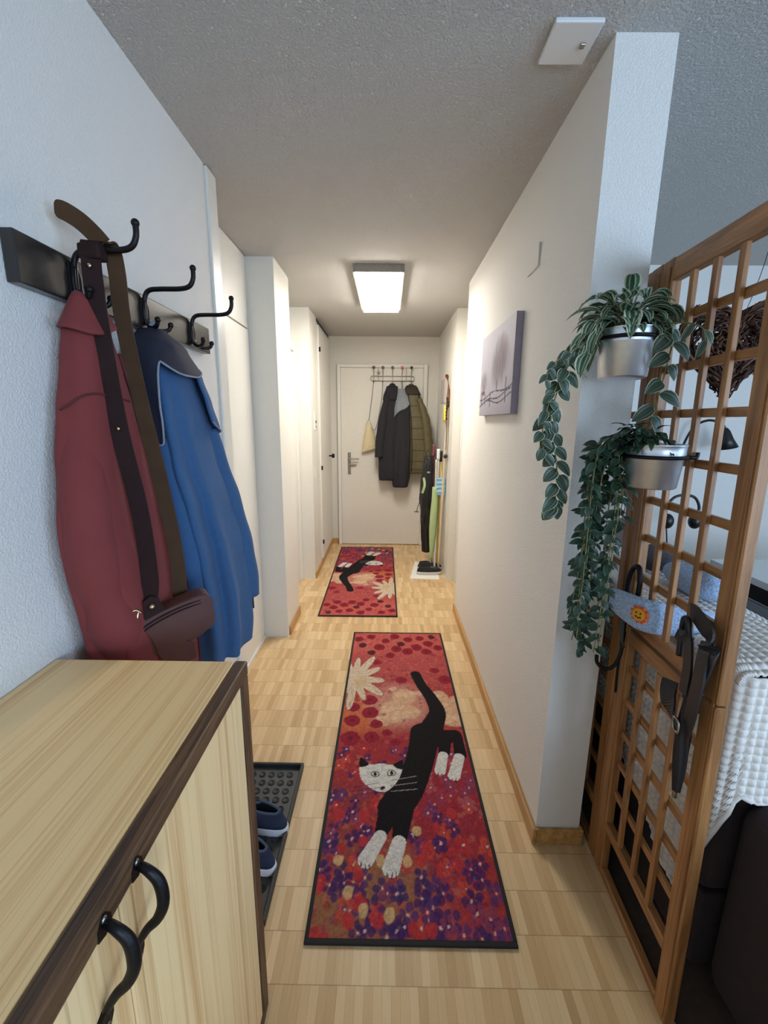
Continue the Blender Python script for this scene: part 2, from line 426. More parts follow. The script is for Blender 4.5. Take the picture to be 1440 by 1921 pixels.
# ------------------------------------------------------------------ end door with its frame and fittings
d3 = struct('door_3', paint2, (-.535, .385, 4.935, 4.972, .008, 2.03))
m = MB(); m.box(-.575, -.537, 4.925, 4.974, 0, 2.072, .005); m.box(.387, .432, 4.925, 4.974, 0, 2.072, .005); m.box(-.537, .387, 4.925, 4.974, 2.032, 2.072, .005)
m.build('door_frame', paint, d3)
m = MB(); m.box(-.462, -.426, 4.928, 4.936, .845, 1.10, .003); m.build('lock_plate', chrome, d3)
m = MB(); m.tube(cr([(-.444, 4.93, 1.03), (-.444, 4.885, 1.03), (-.435, 4.878, 1.03), (-.33, 4.878, 1.03)], 5), .009, 10); m.build('door_handle', chrome, d3)
m = MB(); m.box(-.44, -.36, 4.90, 4.93, .955, .967, .002); m.build('lock_bolt', chrome, d3)
m = MB(); m.box(.30, .375, 4.929, 4.936, 1.665, 1.675); m.box(.368, .378, 4.927, 4.936, 1.60, 1.72); m.build('door_chain', chrome, d3)
m = MB(); m.box(.32, .375, 4.929, 4.936, .405, .415); m.build('hinge', chrome, d3)

# ------------------------------------------------------------------ built-in wardrobe and meter cupboard on the left
wd = thing('built_in_wardrobe', 'white built-in wardrobe with low door and upper flap behind the hanging coats', 'wardrobe', (-.84, 2.26, 0))
m = MB(); m.box(-.858, -.824, 1.867, 2.635, 1.975, ZC-.004, .002); m.build('upper_door', paint, wd)
m = MB(); m.box(-.858, -.822, 1.867, 2.635, .03, 1.965, .002); m.build('lower_door', paint, wd)
m = MB(); m.box(-.858, -.815, 1.867, 2.66, 0, .026, .003); m.build('threshold', white_pl, wd)
m = MB(); m.box(-.858, -.828, 2.640, 2.664, .026, ZC-.004, .002); m.build('side_strip', paint, wd)
cp = thing('tall_cupboard', 'tall white cupboard door with round knob beside the end door on the left', 'cupboard', (-.68, 4.53, 0))
m = MB(); m.box(-.70, -.648, 4.155, 4.925, .075, 2.315, .003); m.build('door_panel', paint, cp)
m = MB(); m.box(-.70, -.664, 4.135, 4.93, 2.335, ZC-.002); m.build('top_gap_shade', black_sm, cp)  # black strip standing in for the shade in the gap above the door
m = MB(); m.box(-.70, -.660, 4.132, 4.152, .06, 2.33, .002); m.build('frame_strip', paint2, cp)
for zz in (.25, 1.0, 2.1):
    m = MB(); m.tube([(-.642, 4.16, zz-.02), (-.642, 4.16, zz+.02)], .009, 8); m.build('hinge', iron, cp)
m = MB(); m.lathe([(0, 0), (.008, 0), (.008, .025), (.022, .035), (.026, .05), (.018, .06), (0, .06)], (-.648, 4.72, 1.075), 16, (1, 0, 0)); m.build('knob', iron, cp)
sw = thing('light_switch', 'white light switch with a dark rocker on the left wall before the cupboard', 'switch', (-.66, 3.93, 1.37))
m = MB(); m.box(-.6648, -.655, 3.89, 3.97, 1.37, 1.53, .003); m.build('plate', white_pl, sw)
for a in ((3.915, 3.945, 1.43, 1.455), (3.92, 3.94, 1.39, 1.405)): MB().box(-.655, -.651, *a, .002).build('rocker', iron, sw)
tag(MB().box(-.6648, -.656, 3.86, 3.92, .94, 1.02, .003).build('power_socket', white_pl), 'small white socket plate low on the left wall under the light switch', 'socket')

# ------------------------------------------------------------------ ceiling lamp, junction cover, blank wall plate
cl = thing('ceiling_lamp', 'lit rectangular ceiling lamp with grey frame over the corridor', 'lamp', (-.062, 3.21, ZC-.06))
m = MB(); m.box(-.222, -.205, 2.765, 3.665, ZC-.046, ZC, .003); m.box(.072, .089, 2.765, 3.665, ZC-.046, ZC, .003)
m.box(-.205, .072, 2.765, 2.782, ZC-.046, ZC, .003); m.box(-.205, .072, 3.648, 3.665, ZC-.046, ZC, .003); m.box(-.205, .072, 2.782, 3.648, ZC-.008, ZC); m.build('frame', lamp_grey, cl)
m = MB(); m.box(-.2045, .0715, 2.7825, 3.6475, ZC-.064, ZC-.012, .004); m.build('diffuser', lamp_m, cl)
jc = thing('junction_cover', 'flat white square cover plate on the ceiling beside the wall end', 'cover', (.43, 1.225, ZC-.03))
m = MB(); m.box(.376, .490, 1.196, 1.318, ZC-.011, ZC, .003); m.build('plate', white_pl, jc)
m = MB(); m.box(.458, .470, 1.25, 1.265, ZC-.015, ZC-.0105, .001); m.build('latch', chrome, jc)
tag(MB().box(.528, .5348, 1.675, 1.80, 2.0, 2.078, .002).build('blank_plate', wall_m), 'small white blank plate high on the right wall above the canvas', 'plate')

# ------------------------------------------------------------------ canvas picture on the right wall
def canvas():
    root = thing('canvas_picture', 'square canvas print of misty winter trees behind a wire fence', 'picture', (.52, 2.12, 1.485))
    ny, nz = 150, 110; y0, y1, z0, z1 = 1.815, 2.43, 1.487, 1.885
    yy = np.linspace(0, 1, ny)[None, :]; zz = np.linspace(0, 1, nz)[:, None]      # yy: 0 = near edge
    c = np.empty((nz, ny, 3)); top = np.array(srgb((206, 204, 214))[:3]); bot = np.array(srgb((172, 166, 178))[:3])
    c[:] = bot + (top-bot)*(np.clip(zz+0*yy, 0, 1)[..., None]**.8)
    rng = np.random.RandomState(3)
    def blob(cy, cz, ry, rz, col, a):
        d = ((yy-cy)/ry)**2 + ((zz-cz)/rz)**2
        k = (np.clip(1.2-d, 0, 1)*a)[..., None]; c[:] = c*(1-k) + np.array(srgb(col)[:3])*k
    for cy, cz, ry, rz, a in ((.36, .60, .26, .28, .55), (.30, .66, .14, .24, .4), (.48, .5, .15, .2, .35), (.86, .42, .12, .14, .6)):
        blob(cy, cz, ry, rz, (132, 116, 124), a)
    for k in range(70):
        blob(.36+rng.normal()*.12, .62+rng.normal()*.11, .012, .08, (120, 104, 112), .22)
    blob(.42, .34, .018, .09, (92, 82, 84), .8); blob(.86, .33, .014, .08, (92, 82, 84), .8)
    blob(.88, .285, .09, .035, (112, 80, 74), .95); blob(.90, .22, .10, .012, (190, 140, 100), .3)
    for f in (lambda y: .30-.09*y-.02*np.sin(y*9), lambda y: .25-.11*y+.02*np.sin(y*10+1), lambda y: .19-.06*y+.035*np.sin(y*8+2)):
        k = (np.abs(zz-f(yy)) < .0075)[..., None]; c[:] = np.where(k, np.array(srgb((84, 78, 92))[:3]), c)
    for cy, a, b in ((.16, .12, .40), (.62, .10, .28), (.80, .13, .27), (.93, .14, .26)):
        k = ((np.abs(yy-cy) < .010) & (zz > a) & (zz < b))[..., None]; c[:] = np.where(k, np.array(srgb((88, 80, 94))[:3]), c)
    mm = MB(); mm.box(.5055, .5345, y0, y1, z0, z1, .002)
    mm.build('stretcher', plain('canvas edge grey', (158, 150, 168), .7), root)
    g = MB(); g.grid(lambda u, v: (.505, y0+.001+(y1-y0-.002)*u, z0+.001+(z1-z0-.002)*v), ny, nz)
    o = g.build('printed_face', canvas_m, root)
    at = o.data.attributes.new('pattern', 'FLOAT_COLOR', 'POINT')
    at.data.foreach_set('color', np.concatenate([c.reshape(-1, 3), np.ones((ny*nz, 1))], 1).astype(np.float32).ravel())
canvas()

# ------------------------------------------------------------------ rugs
def rug_pattern(nx, ny):
    rng = np.random.RandomState(11)
    X, Y = np.meshgrid(np.linspace(0, .58, nx), np.linspace(0, 1.785, ny))
    def C(c): return np.array(srgb(c)[:3])
    def sn(fx, fy, p): return np.sin(X*fx+p)*np.cos(Y*fy+p*1.7)
    wob = .0025*sn(70, 60, 1) + .002*sn(150, 130, 2.5)
    c = np.empty((ny, nx, 3)); c[:] = C((176, 62, 62))
    def blend(k, col): c[:] = c*(1-k[..., None]) + C(col)*k[..., None]
    def soft(cx, cy, rx, ry, col, a=1., e=1.5):
        d = ((X-cx+wob)/rx)**2 + ((Y-cy+wob)/ry)**2; blend(np.clip((1-d)*e, 0, 1)*a, col)
    # large colour fields
    soft(.3, 1.65, .6, .22, (196, 88, 78), .9); soft(.3, 1.35, .5, .25, (182, 78, 76), .8)
    soft(.13, .95, .22, .2, (206, 110, 62), .9); soft(.28, 1.02, .2, .22, (200, 140, 122), .9)
    soft(.3, .55, .5, .35, (166, 46, 54), .8); soft(.48, .45, .3, .4, (158, 40, 56), .8)
    soft(.12, .14, .28, .2, (160, 108, 72), .95); soft(.05, .35, .2, .22, (150, 58, 60), .8)
    soft(.56, .12, .14, .2, (178, 52, 50), .7)
    for k in range(1100):
        x, y = rng.rand()*.58, rng.rand()*1.785
        r = .004+.010*rng.rand(); t = rng.rand()
        col = [(206, 84, 66), (150, 34, 48), (196, 110, 90), (140, 60, 90)][rng.randint(4)]
        soft(x, y, r, r*1.2, col, .55)
    # pale cloud
    for cx, cy, r in ((.31, 1.09, .07), (.25, 1.0, .06), (.33, .97, .06), (.52, 1.02, .075), (.55, .93, .07), (.26, .93, .05), (.5, 1.1, .05), (.2, .9, .04)):
        soft(cx, cy, r, r, (214, 170, 134), .95, 3)
        for q in range(5): soft(cx+rng.normal()*r*.5, cy+rng.normal()*r*.5, r*.35, r*.35, (226, 188, 150), .7)
    # large dark red discs over the far end
    spots = [(.06, 1.62), (.11, 1.73), (.17, 1.60), (.21, 1.68), (.27, 1.74), (.31, 1.64), (.36, 1.70), (.41, 1.60), (.44, 1.72), (.49, 1.65), (.52, 1.74), (.55, 1.60), (.35, 1.55), (.24, 1.50), (.47, 1.55), (.12, 1.53), (.03, 1.70), (.28, 1.58)]
    for i, (x, y) in enumerate(spots):
        r = .026+.013*((i*7) % 5)/5
        soft(x, y, r, r*1.15, (140, 26, 44) if i % 5 else (84, 40, 44), 1, 6); soft(x, y, r*.3, r*.3, (96, 20, 36), .7)
    for x, y, r in ((.13, 1.06, .043), (.135, .96, .044), (.05, .90, .042), (.17, .88, .032), (.05, .78, .048), (.15, .79, .038), (.30, 1.24, .034), (.55, 1.25, .042), (.22, .82, .024), (.26, .76, .024), (.05, 1.0, .034), (.50, 1.34, .03), (.16, 1.42, .03)):
        soft(x, y, r, r, (152, 28, 50), 1, 6); soft(x, y, r*.35, r*.35, (112, 30, 50), .8)
    # pale star flower on the left edge
    a = np.arctan2((Y-1.25)*.7, (X-.035)); d = np.hypot((Y-1.25)*.7, X-.035)
    rad = .20*(.50+.50*np.abs(np.cos(a*6+.3))**1.6)*(1-.22*np.sin(a*2.3+1)**2); k = np.clip((rad-d)/.006, 0, 1); blend(k*.95, (216, 196, 168))
    line = (np.abs(np.sin(a*12+np.sin(d*90)*.7)) < .17) & (d < rad) & (d > .03); blend(line*.6, (126, 100, 96)); soft(.07, 1.22, .05, .06, (206, 176, 130), .75)
    edge = (np.abs(d-rad) < .003); blend(edge*.6, (96, 60, 76))
    # small flowers over the near half
    for k in range(185):
        x, y = rng.rand()*.57, rng.rand()**1.25*.72
        big = y < .3
        p0 = rng.rand()*6.28; r = .010+.005*rng.rand()+(.003 if big else 0)
        col = [(74, 38, 98), (92, 52, 112), (66, 44, 104), (150, 60, 92), (196, 42, 46), (206, 70, 50)][rng.choice(6, p=[.28, .22, .16, .1, .14, .1])]
        if x > .36 and y > .42: col = [(176, 84, 92), (168, 50, 70), (140, 60, 96)][rng.randint(3)]
        for q in range(4):
            an = p0+q*1.571; soft(x+math.cos(an)*r*1.15, y+math.sin(an)*r*1.35, r*.78, r*.95, col, .85, 3)
        soft(x, y, .0045, .0055, (226, 190, 176), .9, 3)
    for k in range(26):
        x, y = rng.rand()*.5, rng.rand()*.45; r = .016+.01*rng.rand(); soft(x, y, r, r*1.2, (196, 46, 48), .85, 3)
    for x, y in ((.06, .22), (.20, .22), (.29, .22), (.33, .33), (.15, .07), (.23, .06), (.10, .12)): soft(x, y, .018, .022, (218, 178, 120), .9, 3)
    # a plain black-and-white cat leaping across
    def inside(poly):
        P = np.array(poly); res = np.zeros(X.shape, bool); n = len(P)
        for i in range(n):
            x1, y1 = P[i]; x2, y2 = P[(i+1) % n]
            cnd = (y1 > Y) != (y2 > Y)
            res ^= cnd & (X < (x2-x1)*(Y-y1)/(y2-y1+1e-12)+x1)
        return res
    def capsule(pts, rads):
        res = np.zeros(X.shape, bool); P = cr(pts, 14); Rr = np.interp(np.linspace(0, len(pts)-1, len(P)), range(len(pts)), rads)
        for (x, y), r in zip(P, Rr): res |= (X-x)**2+(Y-y)**2 < r*r
        return res
    black = capsule([(.385, 1.30), (.41, 1.20), (.455, 1.08), (.475, .97), (.44, .87), (.42, .80)], [.030, .029, .034, .042, .054, .066])
    black |= capsule([(.40, .82), (.375, .70), (.345, .60), (.30, .50), (.25, .42)], [.07, .062, .06, .066, .064])
    black |= capsule([(.42, .79), (.50, .80), (.545, .82)], [.062, .044, .024])
    black |= capsule([(.49, .79), (.475, .70)], [.03, .026]); black |= capsule([(.55, .80), (.545, .69)], [.024, .027])
    black |= capsule([(.235, .42), (.205, .33)], [.042, .026]); black |= capsule([(.285, .42), (.268, .31)], [.04, .028])
    blend(black*1., (30, 26, 28))
    white = capsule([(.468, .685), (.445, .60)], [.022, .024]) | capsule([(.537, .675), (.50, .575)], [.023, .026])
    white |= capsule([(.198, .305), (.152, .222)], [.023, .028]) | capsule([(.264, .285), (.236, .195)], [.025, .029])
    blend(white*1., (222, 218, 210))
    for x, y in ((.135, .205), (.15, .198), (.165, .2), (.222, .172), (.237, .17), (.252, .175), (.435, .58), (.45, .577), (.49, .552), (.507, .553)):
        soft(x, y, .0025, .012, (60, 48, 50), .9, 4)
    head = inside(cr([(.105, .665), (.150, .628), (.195, .636), (.24, .628), (.288, .655), (.285, .60), (.262, .54), (.215, .492), (.16, .505), (.112, .56)], 6, True))
    blend(head*1., (220, 216, 208))
    for ex, ey in ((.112, .66), (.282, .652)): blend((head & (np.hypot(X-ex, (Y-ey)*.9) < .042))*1., (32, 28, 30))
    for x, y in ((.172, .578), (.24, .585)):
        soft(x, y, .020, .017, (44, 40, 40), 1, 5); soft(x, y, .016, .013, (226, 222, 206), 1, 5); soft(x, y, .008, .012, (30, 28, 30), 1, 5)
    soft(.205, .51, .010, .007, (60, 40, 44), 1, 4)
    for q in (-.02, 0, .02):
        k = (np.abs(Y-(.515+q*1.2+(X-.21)*(.18+q*3))) < .0018) & (np.abs(X-.215) > .02) & (np.abs(X-.215) < .13)
        blend(k*.7, (60, 50, 70)); blend((k & black)*.8, (170, 160, 165))
    n = rng.rand(ny, nx, 1); n2 = rng.rand(ny//3+1, nx//3+1, 1).repeat(3, 0).repeat(3, 1)[:ny, :nx]
    return np.clip((c*.92+.08*c.mean(2, keepdims=True))*(.56+.34*n+.22*n2), 0, 1)
def make_rug():
    root = thing('runner_rug', 'red patterned runner rug with a black and white cat, nearest the camera', 'rug', (.08, 1.825, 0), 'red cat runner rugs')
    nx, ny = 194, 596; w2, l2 = .291, .894
    c = rug_pattern(nx, ny); g = MB()
    ox, oy = .08, 1.825
    g.grid(lambda u, v: (ox-w2+2*w2*u, oy-l2+2*l2*v, .0085), nx, ny)
    o = g.build('pile', rug_m, root); at = o.data.attributes.new('pattern', 'FLOAT_COLOR', 'POINT')
    at.data.foreach_set('color', np.concatenate([c.reshape(-1, 3), np.ones((nx*ny, 1))], 1).astype(np.float32).ravel())
    b = MB(); W, Ln = .303, .908
    b.box(ox-W, ox+W, oy-Ln, oy-l2, .0005, .009, .002); b.box(ox-W, ox+W, oy+l2, oy+Ln, .0005, .009, .002)
    b.box(ox-W, ox-w2, oy-l2, oy+l2, .0005, .009); b.box(ox+w2, ox+W, oy-l2, oy+l2, .0005, .009); b.box(ox-w2, ox+w2, oy-l2, oy+l2, .0005, .006)
    b.build('border', plain('rug border black', (24, 21, 23), .8), root)
    return root
rug = make_rug()
dup(rug, (-.222, 3.89, 0), math.pi+.008, 'red patterned runner rug with a black cat, farther away before the end door')

# ------------------------------------------------------------------ shoe cabinet at the lower left
cb = thing('shoe_cabinet', 'pale ash sideboard with dark edges and black iron handles at lower left', 'cabinet', (-.48, .37, 0))
xf, yb, yf, zt = -.286, -.06, .795, .962
m = MB(); m.box(-.6835, xf-.026, yb+.02, yf-.002, zt-.022, zt, .002); m.build('top', ash_y, cb)
m = MB(); m.box(-.6835, xf-.024, yf-.024, yf-.003, .004, zt-.024); m.box(-.6835, xf-.024, yb, yb+.02, .004, zt-.024); m.box(-.6835, xf-.024, yb+.02, yf-.025, .03, .05); m.build('carcass', ash_z, cb)
for a in ((xf-.025, xf, yb, yf, zt-.030, zt+.001, .003), (xf-.025, xf-.001, yb, yf, .002, .032, .003)): MB().box(*a).build('edge_rail', wenge_y, cb)
for a in ((yf-.036, yf), (yb, yb+.036)): MB().box(xf-.025, xf-.0005, a[0], a[1], .032, zt-.030, .003).build('edge_stile', wenge_z, cb)
for (a, b, hy) in ((.3665, yf-.038, .392), (yb+.038, .3635, .334)):
    m = MB(); m.box(xf-.022, xf-.004, a, b, .034, zt-.032, .002); dr = m.build('door', ash_z, cb)
    h = MB(); x0 = xf-.004; zz = .893
    P = cr([(x0+.003, hy+.004, zz+.050), (x0+.018, hy-.001, zz+.049), (x0+.030, hy-.001, zz+.032), (x0+.0335, hy-.003, zz+.006), (x0+.027, hy-.006, zz-.014), (x0+.015, hy-.010, zz-.026), (x0+.005, hy-.014, zz-.042)], 6)
    n = len(P); h.tube(P, [.0042+.0028*math.sin(math.pi*i/(n-1)) for i in range(n)], 12, .85)
    for s0, yq in ((1, hy+.002), (-1, hy-.014)):
        pl = [(0, 0), (.011, .006), (.010, .026), (.004, .040), (0, .044), (-.004, .040), (-.010, .026), (-.011, .006)]
        pz = zz+(.036 if s0 > 0 else -.043)
        h.prism([(yq+a2, pz+s0*b2*.62) for a2, b2 in pl], lambda u, v, t: (t, u, v), x0, x0+.005)
    ho = h.build('handle', iron, dr)
    for s0, yq in ((1, hy+.002), (-1, hy-.014)):
        q = MB(); q.ball((x0+.005, yq, zz+(.056 if s0 > 0 else -.063)), .004, 8, (.5, 1, 1)); q.build('screw', chrome, dr)
m = MB(); m.prism([(.262, .70), (.27, .725), (.278, .70), (.27, .67)], lambda u, v, t: (t, u, v), xf-.004, xf+.001); m.build('keyhole_plate', iron, cb)

# ------------------------------------------------------------------ boot tray with slip-on shoes
tr = thing('boot_tray', 'black plastic boot tray with round studs behind the sideboard', 'tray', (-.50, 1.26, 0))
tx0, tx1, ty0, ty1 = -.655, -.343, .96, 1.548
m = MB(); m.box(tx0+.012, tx1-.012, ty0+.012, ty1-.012, .001, .006); m.build('base', grey_pl, tr)
m = MB()
for a in ((tx0, tx0+.012, ty0, ty1), (tx1-.012, tx1, ty0, ty1), (tx0+.012, tx1-.012, ty0, ty0+.012), (tx0+.012, tx1-.012, ty1-.012, ty1)): m.box(*a, .0005, .026, .004)
m.build('rim', black_pl, tr)
stud0 = None
for j in range(13):
    for i in range(7):
        x = tx1-.05-.038*i+(.010 if j % 2 else 0); y = ty1-.048-.040*j
        if stud0 is None:
            stud0 = MB().lathe([(.0, .0), (.0135, .0), (.0135, .0028), (.011, .004), (.0105, .0026), (0, .0026)], (x, y, .006), 18).build('stud', black_pl, tr); sx0, sy0 = x, y
        else:
            c = stud0.copy(); COL.objects.link(c); c.location = (x-sx0, y-sy0, 0)
def shoe(name, label, cx, cy, rot, mats, ln=.285, wd=.098, grp=None, laces=False, z0=.0065):
    root = thing(name, label, 'shoe', (cx, cy, z0), grp)
    cA, sA = math.cos(rot), math.sin(rot)
    def T(x, y, z): return (cx+x*cA-y*sA, cy+x*sA+y*cA, z0+z)
    def outline(t):     # t 0 heel..1 toe along x: half width, centre shift
        hw = wd/2*(.80+.20*math.sin(t*2.6-.4))*(max(0, 1-(abs(2*t-1))**5))**.5; return hw
    def ring(z, k, n=44):
        pts = []
        for i in range(n):
            a = 2*math.pi*i/n; t = .5+.5*math.cos(a); x = (t-.5)*ln*k
            hw = wd/2*(.76+.24*min(1, max(0, (t-.15)*1.6)))*abs(math.sin(a))**.75*k
            pts.append((x, hw*(1 if math.sin(a) >= 0 else -1), z))
        return pts
    def stack(rings, cap_top=True):
        q = MB(); n = len(rings[0]); q.add([T(*p) for r in rings for p in r], [(j*n+i, j*n+(i+1) % n, (j+1)*n+(i+1) % n, (j+1)*n+i) for j in range(len(rings)-1) for i in range(n)] + [tuple(range(n))[::-1]] + ([tuple((len(rings)-1)*n+i for i in range(n))] if cap_top else []))
        return q
    stack([ring(0, .97), ring(.004, 1), ring(.026, 1), ring(.030, .98)]).build('sole', mats[1], root)
    up_ = []
    prof = [(.029, .97, 0), (.045, .95, 0), (.058, .90, 0), (.068, .80, 0), (.074, .66, -.012)]
    def upper(k):
        rr = []
        for z, sc, sh in prof:
            pts = ring(z, sc); o2 = []
            for (x, y, zz) in pts:
                tt = x/ln+.5
                zz = zz if tt < .55 else .03+(zz-.03)*(1-.52*((tt-.55)/.45)**1.2)
                o2.append((x*(1)-(.03 if sc < .7 else 0), y, zz))
            rr.append(o2)
        return rr
    U = upper(0)
    # rim opening toward the heel, inside sunk
    last = U[-1]; op = [((x*.62-.03), y*.74, .080 if x < .02 else .070) for x, y, z in last]
    ins = [((x*.60-.03), y*.66, .030) for x, y, z in last]
    stack(U + [op], False).build('upper', mats[0], root)
    q = MB(); n = len(op); q.add([T(*p) for p in op+ins], [(i, (i+1) % n, n+(i+1) % n, n+i) for i in range(n)] + [tuple(n+i for i in range(n))]); q.build('insole', mats[2], root)
    q = MB(); q.tube([T(*p) for p in op], .0045, 8, 1, True); q.build('collar', mats[3], root)
    if laces:
        q = MB()
        for k in range(4):
            xx = .015+.02*k; q.tube(cr([T(xx, -.026, .068-.006*k), T(xx, 0, .078-.007*k), T(xx, .026, .068-.006*k)], 4), .003, 6)
        q.build('laces', mats[4], root)
    return root
dkblue = plain('shoe inside dark navy', (22, 24, 34), .9); steelblue = plain('shoe collar steel blue', (66, 82, 106), .85)
shoe('slip_on_shoe', 'navy slip-on shoe with white sole on the boot tray, farther of the pair', -.478, 1.285, 2.85, (navy_sh, sole_w, dkblue, steelblue), grp='navy slip-on shoes')
shoe('slip_on_shoe', 'navy slip-on shoe with white sole on the boot tray, half hidden nearer one', -.482, 1.160, 2.75, (navy_sh, sole_w, dkblue, steelblue), grp='navy slip-on shoes')

# ------------------------------------------------------------------ coat rack on the left wall
rk = thing('coat_rack', 'dark wall coat rack with three black iron hooks on the left wall', 'coat rack', (-.67, 1.24, 1.69))
m = MB(); m.box(-.6848, -.660, .822, 1.656, 1.688, 1.777, .003); m.build('board', rackboard, rk)
for hy in (.962, 1.222, 1.502):
    h = MB(); k = .0062
    P = cr([(-.656, hy, 1.700), (-.655, hy, 1.745), (-.651, hy, 1.772), (-.638, hy, 1.786), (-.61, hy, 1.789), (-.555, hy, 1.790), (-.530, hy, 1.797), (-.519, hy, 1.816), (-.518, hy, 1.838)], 6)
    h.tube(P, [k*(1 if i < len(P)-3 else 1.0) for i in range(len(P))], 10); h.ball((-.518, hy, 1.840), .0085)
    for s0 in (-1, 1):
        P = cr([(-.656, hy, 1.765), (-.654, hy+s0*.008, 1.74), (-.654, hy+s0*.008, 1.715), (-.650, hy+s0*.006, 1.698)], 5); h.tube(P, .0055, 8)
        P = cr([(-.653, hy, 1.712), (-.645, hy+s0*.006, 1.695), (-.630, hy+s0*.018, 1.688), (-.612, hy+s0*.030, 1.692), (-.606, hy+s0*.034, 1.704)], 5); h.tube(P, .0055, 8); h.ball((-.606, hy+s0*.034, 1.706), .0078)
    h.box(-.661, -.655, hy-.016, hy+.016, 1.70, 1.765, .004)
    h.build('hook', iron, rk)

# ------------------------------------------------------------------ hanging garments
def lerp_levels(levels, z):
    zs = [l[0] for l in levels]
    if z >= zs[0]: return levels[0][1:]
    if z <= zs[-1]: return levels[-1][1:]
    for a, b in zip(levels, levels[1:]):
        if b[0] <= z <= a[0]:
            t = (a[0]-z)/(a[0]-b[0]); t = t*t*(3-2*t)*.5+t*.5
            return [p+(q-p)*t for p, q in zip(a[1:], b[1:])]
def garment_fn(levels, folds, amp, ax='x'):
    """levels: (z, lo, hi, back, front) where lo/hi runs along the wall; returns P(angle_fraction, height_fraction, offset)"""
    z0, z1 = levels[0][0], levels[-1][0]
    def P(u, t, off=0):
        z = z0+(z1-z0)*t
        lo, hi, bk, fr_ = lerp_levels(levels, z)
        a = 2*math.pi*u; ca, sa = math.cos(a), math.sin(a)
        e = .72
        hy = (hi-lo)/2; hx = abs(fr_-bk)/2
        rip = sum(am*math.sin(k*a+ph+dr*z) for k, ph, dr, am in folds)*amp*min(1, t*1.6+.1)
        rip += .055*mnoise.noise(Vector((ca*2.2+lo*3, sa*2.2, z*7)))*min(1, t*2.5)
        sc = 1+rip+off/max(.02, min(hy, hx))
        l = (lo+hi)/2 + hy*sc*math.copysign(abs(ca)**e, ca)
        d = (bk+fr_)/2 + (fr_-bk)/2*sc*math.copysign(abs(sa)**e, sa)
        s0 = min(bk, fr_); s1 = max(bk, fr_)
        # never through the wall
        if ax == 'x': d = max(d, bk) if fr_ > bk else min(d, bk)
        else: d = min(d, bk)
        return (d, l, z) if ax == 'x' else (l, d, z)
    return P

# rust red jacket on the first hook
red = thing('red_jacket', 'rust red jacket hanging on the first hook of the coat rack', 'jacket', (-.62, .97, .70))
RL = [(1.672, .935, .985, -.668, -.618), (1.63, .905, 1.005, -.675, -.605), (1.56, .888, 1.03, -.68, -.600), (1.47, .862, 1.06, -.682, -.595), (1.36, .838, 1.09, -.682, -.588), (1.25, .818, 1.12, -.682, -.578), (1.12, .818, 1.15, -.682, -.565), (.98, .835, 1.18, -.682, -.55), (.85, .85, 1.19, -.682, -.54), (.70, .86, 1.19, -.68, -.54)]
RP = garment_fn(RL, [(5, 1.0, 1.2, .5), (8, .3, -1.6, .3), (3, 2.0, .6, .5), (2, 1, 5, .12)], .075)
m = MB(); m.grid(lambda u, t: RP(u, t), 96, 70, True, True, True); m.build('body', red_cloth, red)
# turned collar at the hook
m = MB()
def RC(u, t):
    a = 2*math.pi*u
    return (max(-.683, -.633+(.020+.026*t)*math.cos(a)), .950+(.024+.040*t**.8)*math.sin(a), 1.698-.062*t**.9-.016*math.sin(a+2.6)*t+.004*math.sin(3*a))
m.grid(RC, 40, 12, True); m.build('collar', red_cloth, red, solid=.005)
# sleeve hanging at the near side
SP = [(-.645, .915, 1.56), (-.638, .885, 1.42), (-.628, .862, 1.28), (-.622, .856, 1.14), (-.612, .880, 1.0), (-.604, .905, .91)]
P = cr(SP, 10); m = MB(); m.tube(P, [.020+.028*min(1, i/20)**1.3+.0015*math.sin(i*.5)+(.006*math.exp(-((i-40)/2.5)**2)-.004*math.exp(-((i-35)/2.5)**2)) for i in range(len(P))], 22); m.build('sleeve', red_cloth, red)
# yoke seam
m = MB(); m.tube([RP(.20+.32*k/24, (1.672-(1.49+.045*math.sin(k/24*2.2)-.06*k/24))/(1.672-.70), .002) for k in range(25)], .0022, 6); m.build('seam', red_dark, red)
m = MB(); m.tube(cr([RP(.14, t, .003) for t in (.08, .2, .35, .5, .65, .8, .95)], 6), .004, 6); m.build('front_edge', red_dark, red)
m = MB(); m.tube(cr([(-.640, .955, 1.672), (-.634, .95, 1.695), (-.628, .962, 1.699), (-.632, .972, 1.672)], 5), .003, 6); m.build('hanging_loop', red_dark, red)

# blue fleece jacket on the second hook
bl = thing('blue_fleece_jacket', 'blue hooded fleece jacket with navy lining on the second hook', 'jacket', (-.60, 1.27, .66))
BL = [(1.675, 1.205, 1.24, -.665, -.625), (1.63, 1.165, 1.28, -.675, -.585), (1.56, 1.14, 1.32, -.68, -.565), (1.45, 1.125, 1.36, -.682, -.545), (1.33, 1.13, 1.40, -.682, -.530), (1.2, 1.145, 1.43, -.682, -.505), (1.05, 1.16, 1.45, -.682, -.485), (.9, 1.17, 1.45, -.682, -.470), (.78, 1.18, 1.44, -.682, -.470), (.70, 1.19, 1.43, -.682, -.478)]
BP = garment_fn(BL, [(7, .4, .9, .5), (10, 1.3, -1.0, .3), (4, 2.2, .7, .5)], .19)
m = MB(); m.grid(lambda u, t: BP(u, t), 110, 70, True, True, True); m.build('body', blue_cloth, bl)
HL = [(1.685, 1.20, 1.245, -.668, -.618), (1.64, 1.14, 1.29, -.678, -.575), (1.57, 1.105, 1.335, -.682, -.548), (1.50, 1.098, 1.36, -.682, -.534), (1.42, 1.105, 1.375, -.682, -.522), (1.385, 1.115, 1.375, -.682, -.518)]
HP = garment_fn(HL, [(4, 1, 2, .5), (7, .3, -3, .4)], .06)
